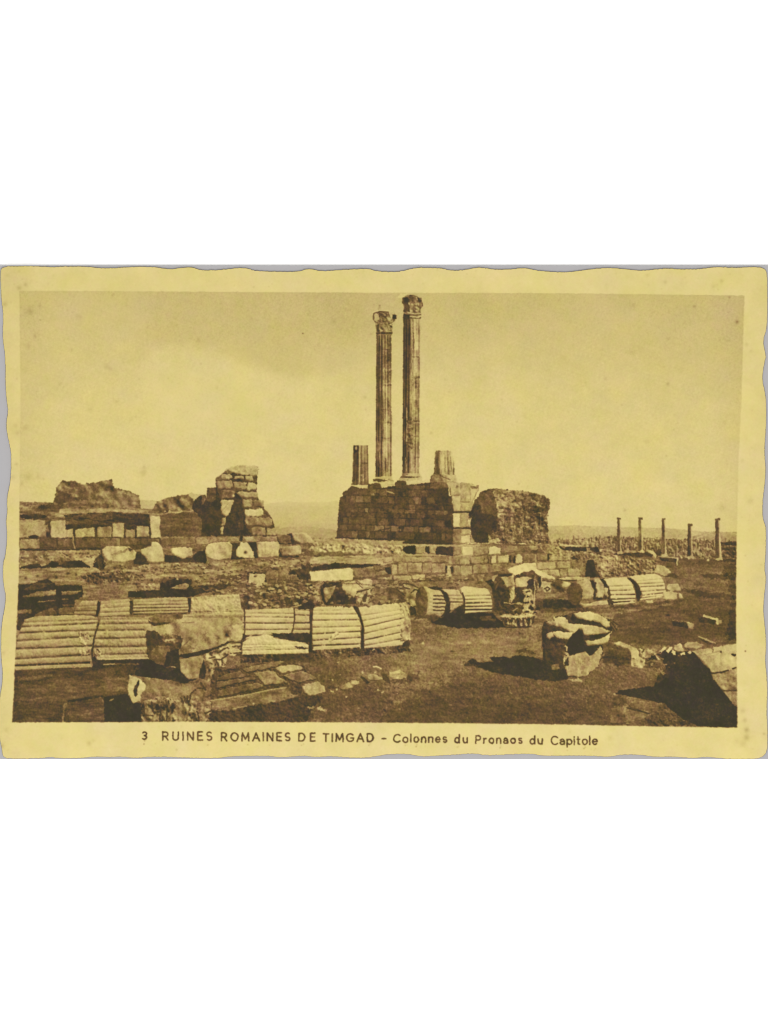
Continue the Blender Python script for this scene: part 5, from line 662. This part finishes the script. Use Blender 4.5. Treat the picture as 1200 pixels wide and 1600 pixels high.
P(T21, [(240, 420), (340, 440), (320, 460), (250, 450)], .76, None, rim=None, warp=2, mix=.7); P(T21, [(950, 560), (1000, 540), (1000, 640), (960, 620)], .72, None, rim=None, warp=3, mix=.4)
RUBBLE(ID1, [(380, 1035), (640, 1020), (700, 1060), (600, 1120), (490, 1124), (520, 1060)], 40, .7, 1.8, (.3, .4, .48, .5))
RUBBLE(ID1, [(640, 990), (850, 985), (850, 1020), (720, 1030)], 16, .6, 1.4, (.3, .38)); RUBBLE(ID1, [(880, 1060), (1010, 1045), (1030, 1070), (960, 1078)], 24, .7, 2.0, (.4, .48, .5)); RUBBLE(ID1, [(1000, 1010), (1040, 1015), (1040, 1050), (1010, 1045)], 24, .8, 2.4, (.34, .42, .5))
RUBBLE(ID1, [(640, 1085), (980, 1085), (960, 1128), (640, 1124)], 40, .6, 1.5, (.5, .56, .6)); RUBBLE(ID1, [(960, 965), (1145, 952), (1145, 1000), (970, 1000)], 26, .6, 1.6, (.4, .5))
for i in range(260):
    x = rng.uniform(380, 1145); y_ = rng.uniform(985, 1125); spot(x, y_, rng.uniform(.5, 1.1), rng.choice([-.14, -.10, .12, .14]), 1, rng.uniform(1, 2.2))
for x_, y_, d_ in [(660, 1005, -.3), (733, 1004, -.3), (706, 1017, .3), (702, 1057, .25), (672, 1081, .2), (668, 1076, -.2), (705, 1101, -.25), (1043, 961, .4), (812, 989, .15)]: spot(x_, y_, 1.5, d_, 1, 1.8)
# ------------------------------------------------------------------ press: blur, grain, frame edge, paper
def blur(a, s):
    r = int(s * 3) + 1; kx = np.exp(-np.arange(-r, r + 1) ** 2 / (2 * s * s)); kx /= kx.sum()
    p = np.pad(a, ((r, r), (0, 0)), 'edge'); a = sum(kx[i] * p[i:i + a.shape[0]] for i in range(2 * r + 1))
    p = np.pad(a, ((0, 0), (r, r)), 'edge'); return sum(kx[i] * p[:, i:i + a.shape[1]] for i in range(2 * r + 1)).astype(np.float32)
D = np.interp(np.clip(D, 0, 1), [0, .15, .25, .40, .55, .75, .9, 1], [0, .145, .195, .335, .535, .76, .92, .98]).astype(np.float32)
D = blur(D, .8)
land = np.isin(ID, [sky, hills], invert=True) * np.clip(1.15 - np.abs(D - .48) * 1.7, 0, 1)
land = blur(land.astype(np.float32), 1.2)
D = D + land * (.012 * big('m', 1203) + .020 * big('f', 640) + .012 * big('a', 222) - .009 * big('rm', 1500))
grain = NF[np.ix_(np.arange(H) % F, np.arange(W) % F)]
D = D + (.008 + .030 * np.clip(D, 0, .6) * (D < .9)) * grain + .006 * big('m', 777)
(c, e, a, b), fm, _, _ = mask_of(FR, .45)
FMASK = np.zeros((H, W), np.float32); FMASK[c:e, a:b] = fm
edge = blur(FMASK, 2.4); FM = blur(FMASK, 1.3)
D = np.clip(D + .015 * (edge < .97) * (D < .5) * FMASK, 0, 1)
# border of the card: paper tone, foxing, offset smudges below the caption
B = -.010 + .010 * big('c', 300) + .007 * big('m', 410) + .009 * big('f', 77)
B = B + .055 * np.clip((60 - xx) / 60, 0, 1) + .03 * np.clip((xx - 1160) / 40, 0, 1) - .025 * np.clip((yy - 900) / 250, 0, 1) + .03 * np.clip((500 - yy) / 60, 0, 1) * np.clip((330 - xx) / 330, 0, 1)
Dp, D = D, B.astype(np.float32)
for x_, y_, r_, d_ in [(139, 1161, 4, .12), (146, 1156, 3, .07), (953, 1153, 4, .07), (276, 1171, 1.6, .14), (1160, 1110, 4, .10), (1166, 1140, 4, .18), (1166, 1152, 5, .16), (1160, 1162, 5, .10), (1150, 1158, 5, .06), (1163, 1125, 4, .12), (1164, 1017, 1.3, .5), (1165, 1008, 1.2, .12), (1193, 1146, 2, .15), (1172, 782, 5, .09), (1164, 868, 1.5, .12), (1163, 1078, 2, .06),
                        (30, 450, 4, .10), (40, 445, 3, .10), (8, 475, 4, .10), (30, 424, 2, .07), (12, 430, 3, .06), (25, 665, 3, .08), (27, 676, 3, .07), (26, 725, 2.5, .10), (20, 745, 4, .06), (1011, 430, 3, .08), (1039, 441, 3, .10), (1127, 439, 3, .10), (1114, 447, 4, .07), (1166, 538, 3, .10), (1173, 548, 2, .08), (1159, 720, 3, .05), (661, 443, 2, .06), (645, 429, 2, .05), (392, 1137, 5, .06), (560, 1160, 6, .03), (6, 1020, 3, .08), (10, 1140, 4, .06), (890, 1142, 3, .05), (3, 1165, 4, .12)]:
    spot(x_, y_, r_, d_ * 1.3)
for i in range(260):
    x_, y_ = (rng.uniform(0, 1200), rng.choice([rng.uniform(416, 456), rng.uniform(1130, 1186)])) if i % 3 else (rng.choice([rng.uniform(0, 30), rng.uniform(1152, 1198)]), rng.uniform(420, 1180))
    spot(x_, y_, rng.uniform(.5, 1.6), rng.choice([.10, .07, .05, -.05]))
for a_ in [[(385, 1128), (393, 1140), (402, 1150)], [(120, 1170), (180, 1166), (240, 1172)], [(700, 430), (760, 434), (830, 429)], [(1170, 700), (1174, 760), (1169, 820)], [(10, 620), (14, 680)], [(1110, 1140), (1150, 1165), (1195, 1172)], [(40, 428), (90, 438)], [(980, 1172), (1060, 1168)]]: L(ID1, a_, .05, .8, warp=2, mix=.5)
for x_, y_, d_ in [(226, 1157, .30), (225, 1162, .38), (228, 1155, .2), (243, 1161, .1), (324, 1164, .14), (325, 1163, .1), (387, 1163, .2), (421, 1164, .12), (471, 1164, .22), (474, 1162, .16), (576, 1164, .22), (578, 1162, .1), (633, 1164, .2), (650, 1166, .32), (651, 1163, .2), (664, 1165, .1), (714, 1167, .14), (716, 1166, .12), (781, 1168, .30), (782, 1165, .16), (886, 1172, .18), (885, 1160, .1), (912, 1169, .34), (914, 1167, .26), (923, 1170, .1), (930, 1169, .14), (928, 1172, .1)]:
    spot(x_, y_, 1.15, d_ * 1.2)
# caption, word by word, in a narrow sans of even strokes
def arc(cx, cy, rx, ry, a, b, k=9): return [(cx + rx * math.cos(math.radians(a + (b - a) * i / k)), cy + ry * math.sin(math.radians(a + (b - a) * i / k))) for i in range(k + 1)]
GL = {'R': (.62, [[(0, 0), (0, 1)], [(0, 1), (.3, 1)] + arc(.3, .74, .27, .26, 90, -90) + [(0, .48)], [(.28, .48), (.6, 0)]]),
      'U': (.62, [[(0, 1), (0, .32)] + arc(.3, .3, .3, .3, 180, 360) + [(.6, .32), (.6, 1)]]), 'I': (.02, [[(0, 0), (0, 1)]]), 'N': (.64, [[(0, 0), (0, 1), (.62, 0), (.62, 1)]]),
      'E': (.5, [[(.5, 1), (0, 1), (0, 0), (.5, 0)], [(0, .52), (.44, .52)]]), 'S': (.52, [arc(.26, .74, .24, .26, 40, 270) + arc(.26, .25, .26, .25, 90, -140)]),
      'O': (.80, [arc(.4, .5, .4, .5, 0, 360, 20)]), 'M': (.78, [[(0, 0), (.06, 1), (.39, .2), (.72, 1), (.78, 0)]]), 'A': (.74, [[(0, 0), (.37, 1), (.74, 0)], [(.14, .34), (.6, .34)]]),
      'D': (.66, [[(0, 0), (0, 1), (.25, 1)] + arc(.25, .5, .41, .5, 90, -90) + [(0, 0)]]), 'T': (.60, [[(0, 1), (.6, 1)], [(.3, 1), (.3, 0)]]),
      'G': (.76, [arc(.4, .5, .4, .5, 42, 318, 14) + [(.76, .2), (.76, .46), (.46, .46)]]), 'C': (.70, [arc(.4, .5, .4, .5, 45, 315, 14)]), 'P': (.55, [[(0, 0), (0, 1), (.26, 1)] + arc(.26, .72, .28, .28, 90, -90) + [(0, .44)]]),
      'o': (.52, [arc(.26, .33, .26, .33, 0, 360, 16)]), 'l': (.02, [[(0, 0), (0, 1.02)]]), 'n': (.44, [[(0, 0), (0, .64)], [(0, .4)] + arc(.22, .42, .22, .24, 180, 0) + [(.44, 0)]]),
      'e': (.50, [[(.02, .34), (.5, .34)] + arc(.25, .33, .25, .33, 5, 315, 14)]), 's': (.38, [arc(.19, .49, .17, .17, 40, 270) + arc(.19, .16, .19, .17, 90, -140)]),
      'd': (.50, [arc(.25, .33, .25, .33, 0, 360, 16), [(.5, 0), (.5, 1.02)]]), 'u': (.44, [[(0, .64), (0, .24)] + arc(.22, .24, .22, .24, 180, 360) + [(.44, .24)], [(.44, .64), (.44, 0)]]),
      'r': (.26, [[(0, 0), (0, .64)], [(0, .4)] + arc(.24, .4, .24, .24, 180, 80, 5)]), 'a': (.46, [arc(.22, .46, .2, .2, 160, 0, 6) + [(.44, .46), (.44, 0)], [(.44, .36)] + arc(.22, .18, .22, .18, 90, 330, 10) + [(.44, .14)]]),
      'p': (.50, [[(0, -.3), (0, .64)], arc(.25, .33, .25, .33, 0, 360, 16)]), 'i': (.02, [[(0, 0), (0, .64)], [(0, .86), (0, .98)]]), 't': (.30, [[(.12, .92), (.12, .1), (.2, .02), (.3, .02)], [(0, .64), (.3, .64)]]),
      '3': (.52, [arc(.24, .75, .25, .25, 140, -90) , arc(.24, .26, .28, .26, 90, -140)]), '-': (.46, [[(0, .42), (.46, .42)]])}
CAP0 = len(PIECES)
for tx_, x1_, x2_, yt_, yb_, wd_ in [('3', 222.5, 231, 1143.2, 1154.6, 2.3), ('RUINES', 254.3, 330.6, 1143.4, 1156.0, 2.3), ('ROMAINES', 346, 452.8, 1144.8, 1157.0, 2.3), ('DE', 467, 491.8, 1145.4, 1157.4, 2.4), ('TIMGAD', 505, 582.8, 1146, 1158.2, 2.4), ('-', 596.5, 601.8, 1147, 1158.6, 2.4), ('Colonnes', 615, 697.5, 1147, 1159.2, 2.3), ('du', 710.5, 729.5, 1148, 1160, 2.3), ('Pronaos', 743.2, 815, 1149, 1160.8, 2.3), ('du', 828, 846.6, 1149.8, 1162, 2.2), ('Capitole', 861, 932.6, 1150.2, 1162.6, 2.2)]:
    wid = piece('caption_word', 'printed caption lettering ' + ('dash' if tx_ == '-' else tx_)); hc = yb_ - yt_
    tw = sum(GL[q][0] * (1.14 if GL[q][0] > .1 else 1) for q in tx_); gap = ((x2_ - x1_) / hc - tw) / max(1, len(tx_) - 1); cx_ = x1_
    for q in tx_:
        gw, st_ = GL[q]; fx_ = 1.14 if gw > .1 else 1; gw *= fx_
        for s_ in st_:
            L(ID1, [(cx_ + u * fx_ * hc, yb_ - v_ * hc) for u, v_ in s_], .80 + rng.uniform(-.06, .06), wd_, warp=.6, mix=.93, id=wid)
        cx_ += (gw + gap) * hc
B = blur(D, .9); D = Dp
DD = D * FM + B * (1 - FM)
DD = DD[:, :].reshape(CH, S, CW, S).mean((1, 3))
LUTD = [-.2, 0, .15, .30, .45, .60, .75, .90, 1.0]
LUT = np.array([(240, 225, 160), (224, 207, 138), (206, 188, 122), (178, 156, 99), (151, 123, 78), (120, 94, 59), (94, 76, 50), (69, 64, 50), (61, 57, 45)], np.float32)
rgb = np.stack([np.interp(DD, LUTD, LUT[:, i]) for i in range(3)], -1) / 255
yq = (np.arange(CH) + Y0)[:, None, None]
warm = np.interp(yq, [410, 700, 1000, 1190], [0, .3, .8, 1.0]) * np.array([.012, .012, .012])
rgb = rgb * (1 + warm * np.clip(1 - DD * 1.5, 0, 1)[..., None])
blot = NC[np.ix_(np.arange(CH) * 2 % F, np.arange(CW) * 2 % F)][..., None]
def half(f, o): return FX[f][np.ix_((np.arange(CH) * 2 + o) % F, (np.arange(CW) * 2 + o * 5) % F)][..., None]
ink = np.clip(DD * 2.2, .25, 1)[..., None]                              # ageing: patches turn pinkish brown or olive
rgb = rgb * (1 + .006 * blot * np.array([1.0, .9, .2]) + ink * .020 * half('m', 61) * np.array([.35, -.25, .9]) + ink * .016 * half('a', 333) * np.array([.6, -.1, 1.4]) + .008 * half('c', 901) * np.array([.3, .1, 2.0]))
rgb = np.clip(rgb, 0, 1)
lin = np.where(rgb <= .04045, rgb / 12.92, ((rgb + .055) / 1.055) ** 2.4) / KLIGHT
out = np.where(lin <= .0031308, lin * 12.92, 1.055 * lin ** (1 / 2.4) - .055)
img = bpy.data.images.new('card_face_print', CW, CH)
buf = np.ones((CH, CW, 4), np.float32); buf[..., :3] = out[::-1]
img.pixels.foreach_set(buf.ravel()); img.update(); img.pack()
IDP = ID[::S, ::S].copy(); IDP[(FMASK[::S, ::S] < .5) & (IDP < CAP0)] = 0

# ------------------------------------------------------------------ materials
def mat(name, col, rough=.85, bump=0.0, scale=900., var=.03, spec=.2):
    m = bpy.data.materials.new(name); m.use_nodes = True; nt = m.node_tree; bs = nt.nodes['Principled BSDF']
    bs.inputs['Roughness'].default_value = rough; bs.inputs['Specular IOR Level'].default_value = spec
    tc = nt.nodes.new('ShaderNodeTexCoord'); nz = nt.nodes.new('ShaderNodeTexNoise'); nz.inputs['Scale'].default_value = scale; nz.inputs['Detail'].default_value = 5
    nt.links.new(tc.outputs['Object'], nz.inputs['Vector'])
    rp = nt.nodes.new('ShaderNodeValToRGB'); rp.color_ramp.elements[0].color = (*[v * (1 - var) for v in col], 1); rp.color_ramp.elements[1].color = (*[min(1, v * (1 + var)) for v in col], 1)
    nt.links.new(nz.outputs['Fac'], rp.inputs['Fac']); nt.links.new(rp.outputs['Color'], bs.inputs['Base Color'])
    if bump:
        bp = nt.nodes.new('ShaderNodeBump'); bp.inputs['Strength'].default_value = bump; bp.inputs['Distance'].default_value = .00005
        nt.links.new(nz.outputs['Fac'], bp.inputs['Height']); nt.links.new(bp.outputs['Normal'], bs.inputs['Normal'])
    return m
def lin3(c):
    c = np.array(c, float) / 255; return tuple(np.where(c <= .04045, c / 12.92, ((c + .055) / 1.055) ** 2.4))
M_face = bpy.data.materials.new('card_face'); M_face.use_nodes = True; nt = M_face.node_tree; bs = nt.nodes['Principled BSDF']
bs.inputs['Roughness'].default_value = .8; bs.inputs['Specular IOR Level'].default_value = 0.0
tc = nt.nodes.new('ShaderNodeTexCoord'); mp = nt.nodes.new('ShaderNodeMapping'); tx = nt.nodes.new('ShaderNodeTexImage'); tx.image = img; tx.extension = 'EXTEND'
mp.inputs['Scale'].default_value = (1 / (CW * PX), 1 / (CH * PX), 1); mp.inputs['Location'].default_value = (.5, 1 - (800 - Y0) / CH, 0)
nt.links.new(tc.outputs['Object'], mp.inputs['Vector']); nt.links.new(mp.outputs['Vector'], tx.inputs['Vector']); nt.links.new(tx.outputs['Color'], bs.inputs['Base Color'])
nz = nt.nodes.new('ShaderNodeTexNoise'); nz.inputs['Scale'].default_value = 2200; nz.inputs['Detail'].default_value = 3; nt.links.new(tc.outputs['Object'], nz.inputs['Vector'])
bp = nt.nodes.new('ShaderNodeBump'); bp.inputs['Strength'].default_value = .12; bp.inputs['Distance'].default_value = .00003
nt.links.new(nz.outputs['Fac'], bp.inputs['Height']); nt.links.new(bp.outputs['Normal'], bs.inputs['Normal'])
M_edge = mat('card_edge', tuple(v / KLIGHT for v in lin3((172, 152, 106))), scale=700, var=.4)
M_ink = mat('caption_ink', tuple(v / KLIGHT for v in lin3((74, 60, 38))), scale=2600, var=.45, spec=0)
M_sheet = mat('grey_paper', tuple(v / KLIGHT for v in lin3((184, 183, 185))), scale=600, bump=.2, var=.02, spec=.05)
M_table = mat('white_table', (.86, .86, .86), scale=60, var=.01, spec=.1)

# ------------------------------------------------------------------ objects
def pt(x, y): return ((x - 600) * PX, (800 - y) * PX)
def link(name, verts, faces, m, parent=None, mats=None, fm=None):
    me = bpy.data.meshes.new(name); me.from_pydata(verts, [], faces)
    for q in (mats or [m]): me.materials.append(q)
    if fm is not None: me.polygons.foreach_set('material_index', fm)
    me.update(); o = bpy.data.objects.new(name, me); scn.collection.objects.link(o)
    if parent: o.parent = parent
    return o
tb = link('table_surface', [(-.9, -.9, -.0007), (.9, -.9, -.0007), (.9, .9, -.0007), (-.9, .9, -.0007), (-.9, -.9, -.03), (.9, -.9, -.03), (.9, .9, -.03), (-.9, .9, -.03)],
          [(0, 1, 2, 3), (7, 6, 5, 4), (0, 4, 5, 1), (1, 5, 6, 2), (2, 6, 7, 3), (3, 7, 4, 0)], M_table)
tb['kind'] = 'structure'; tb['label'] = 'plain white table surface under the grey sheet'
xa, ya = pt(-60, 415.2); xb, yb = pt(1260, 1186.3)
sh = link('backing_sheet', [(xa, yb, 0), (xb, yb, 0), (xb, ya, 0), (xa, ya, 0), (xa, yb, -.0006), (xb, yb, -.0006), (xb, ya, -.0006), (xa, ya, -.0006)],
          [(0, 1, 2, 3), (0, 4, 5, 1), (1, 5, 6, 2), (2, 6, 7, 3), (3, 7, 4, 0)], M_sheet)
sh['label'] = 'grey board lying under the postcard, showing only past its wavy edges'; sh['category'] = 'board'
root = bpy.data.objects.new('postcard', None); scn.collection.objects.link(root); root.empty_display_size = .02
root['label'] = 'yellowed sepia picture postcard of Roman ruins with wavy deckle edges and a printed caption'; root['category'] = 'postcard'
OUT = [(2, 416.8), (30, 415.8), (67, 416.3), (80, 417.6), (99, 416.4), (133, 416.2), (155, 418.9), (181, 418.9), (205, 417), (227, 416.4), (245, 417.5), (267, 421), (280, 419), (291, 417.5), (301, 417.7), (316, 422.7), (340, 422), (356, 420.4), (372, 418.7), (385, 418.7), (396, 422.7), (428, 424.5), (465, 424.5), (472, 422.5), (481, 420), (493, 421.6), (505, 424), (540, 421), (577, 419.5), (588, 424), (620, 425), (626, 424), (638, 421), (651, 418), (688, 418.7), (704, 422.7), (725, 422), (736, 419.5), (747, 417.5), (760, 419), (773, 421.3), (797, 421), (819, 418), (835, 422), (861, 425), (888, 425.3), (920, 421), (949, 418), (973, 420), (1000, 423), (1020, 421.4), (1040, 419), (1067, 421), (1099, 420), (1117, 416.8), (1147, 418.7), (1173, 416.8), (1190, 418), (1196, 421), (1198.5, 429), (1199, 470), (1198.5, 507), (1196, 520), (1192.3, 531), (1194, 545), (1197, 557), (1194.5, 566), (1192.3, 578), (1191, 590), (1192, 600), (1196.3, 617), (1197.5, 650), (1195.6, 684), (1194, 707), (1196.4, 729), (1195, 755), (1191.4, 782), (1191.2, 808), (1194, 816), (1196.5, 824), (1197, 850), (1195, 880), (1194.5, 890), (1197, 905), (1194, 930), (1192.3, 953), (1195, 977), (1197, 1006), (1195.3, 1035), (1197.5, 1050), (1199, 1080), (1197.5, 1110), (1199.2, 1140), (1198.8, 1184.5),
       (1160, 1186.2), (1123, 1185), (1107, 1182.5), (1094, 1183.6), (1080, 1184.7), (1051, 1182), (1024, 1183), (997, 1179), (971, 1179), (952, 1183), (928, 1180.7), (880, 1180.7), (848, 1181), (829, 1177.5), (787, 1179), (760, 1180.7), (741, 1176.7), (715, 1179), (683, 1180.7), (656, 1182.5), (640, 1178), (607, 1178), (577, 1184), (545, 1184), (521, 1181.5), (489, 1183), (476, 1180.7), (436, 1184), (423, 1181), (359, 1181.5), (340, 1184.9), (293, 1184), (240, 1182), (211, 1184.7), (192, 1182), (171, 1183.3), (149, 1182), (125, 1184.7), (91, 1184.7), (80, 1182.5), (64, 1184.9), (20, 1185.5), (5, 1184), (3, 1170), (-1, 1150), (-1, 1095), (4, 1066), (4.3, 1048), (2, 1031), (1.5, 996), (3.5, 969), (7.7, 950), (9.3, 932), (7, 920), (5, 909), (4.5, 881), (8.4, 870), (11.6, 840), (9.5, 814), (12, 799), (10.5, 780), (14, 764), (17, 748), (17.8, 707), (14, 690), (11, 676), (9.4, 662), (13, 643), (11, 630), (8.4, 600), (9, 575), (7, 545), (4, 528), (5.5, 493), (3, 475), (1.5, 453), (.8, 430)]
def smooth(p):                              # Chaikin corner cutting
    q = []
    for i in range(len(p)):
        (x1, y1), (x2, y2) = p[i], p[(i + 1) % len(p)]
        q += [(x1 * .75 + x2 * .25, y1 * .75 + y2 * .25), (x1 * .25 + x2 * .75, y1 * .25 + y2 * .75)]
    return q
OUT = smooth(smooth(OUT))
def torn(p):                                # fibres of the torn edge
    q = []
    for i in range(len(p)):
        (x1, y1), (x2, y2) = p[i], p[(i + 1) % len(p)]; k = max(1, int(math.hypot(x2 - x1, y2 - y1) / 1.6))
        for j in range(k): q.append((x1 + (x2 - x1) * j / k + rng.normal(0, .16), y1 + (y2 - y1) * j / k + rng.normal(0, .22)))
    return q
OUT = torn(OUT)[::-1]                     # counter-clockwise seen from above
n = len(OUT); ZT, ZB = .00042, .00002
def offs(p, d):
    r = []
    for i in range(len(p)):
        x1, y1 = p[i - 1]; x2, y2 = p[(i + 1) % len(p)]; l = math.hypot(x2 - x1, y2 - y1) or 1
        r.append((p[i][0] + (y2 - y1) / l * d, p[i][1] - (x2 - x1) / l * d))
    return r
INN = offs(OUT, .6) if abs(sum(a_[0] * b_[1] - b_[0] * a_[1] for a_, b_ in zip(offs(OUT, .6), offs(OUT, .6)[1:] + offs(OUT, .6)[:1]))) < abs(sum(a_[0] * b_[1] - b_[0] * a_[1] for a_, b_ in zip(OUT, OUT[1:] + OUT[:1]))) else offs(OUT, -.6)
vs = [(*pt(*q), ZT) for q in INN] + [(*pt(*q), ZT * .55) for q in OUT] + [(*pt(*q), ZB) for q in OUT]
fs = [tuple(range(n))] + [(i, n + i, n + (i + 1) % n, (i + 1) % n) for i in range(n)] + [(n + i, 2 * n + i, 2 * n + (i + 1) % n, n + (i + 1) % n) for i in range(n)] + [tuple(range(3 * n - 1, 2 * n - 1, -1))]
link('card_stock', vs, fs, None, root, [M_face, M_edge], [0] + [1] * (2 * n) + [1])['label'] = 'cream card with wavy deckle edge and plain border'
# every printed motif: the pixels that show it, as one flat ink film on the card face
runs = {}
for r in range(CH):
    row = IDP[r]; cut = np.flatnonzero(np.diff(row)) + 1; st = np.concatenate(([0], cut)); en = np.concatenate((cut, [CW]))
    for s_, e_ in zip(st.tolist(), en.tolist()):
        if row[s_]: runs.setdefault(int(row[s_]), []).append((r, s_, e_))
ZP = ZT + .00002
films = {}
def quads(rs):
    open_, done = {}, []
    for r, s_, e_ in rs:
        k = (s_, e_)
        if k in open_ and open_[k][1] == r: open_[k][1] = r + 1
        else:
            if k in open_: done.append((k, open_[k]))
            open_[k] = [r, r + 1]
    return done + list(open_.items())
small = 12
for i in range(1, len(PIECES)):
    name, label, par = PIECES[i]; rs = runs.get(i, [])
    kids = any(p and p[2] == i and j in runs for j, p in enumerate(PIECES))
    if sum(e_ - s_ for _, s_, e_ in rs) < small and not kids: continue
    v, f = [], []
    for (s_, e_), (ra, rb) in quads(rs):
        x1, y1 = pt(s_, Y0 + rb); x2, y2 = pt(e_, Y0 + ra); k = len(v)
        v += [(x1, y1, ZP), (x2, y1, ZP), (x2, y2, ZP), (x1, y2, ZP)]; f.append((k, k + 1, k + 2, k + 3))
    if not f:
        o = bpy.data.objects.new(name, None); scn.collection.objects.link(o); o.parent = films.get(par, root)
    else:
        o = link(name, v, f, M_face, films.get(par, root))
    if label: o['label'] = label
    films[i] = o
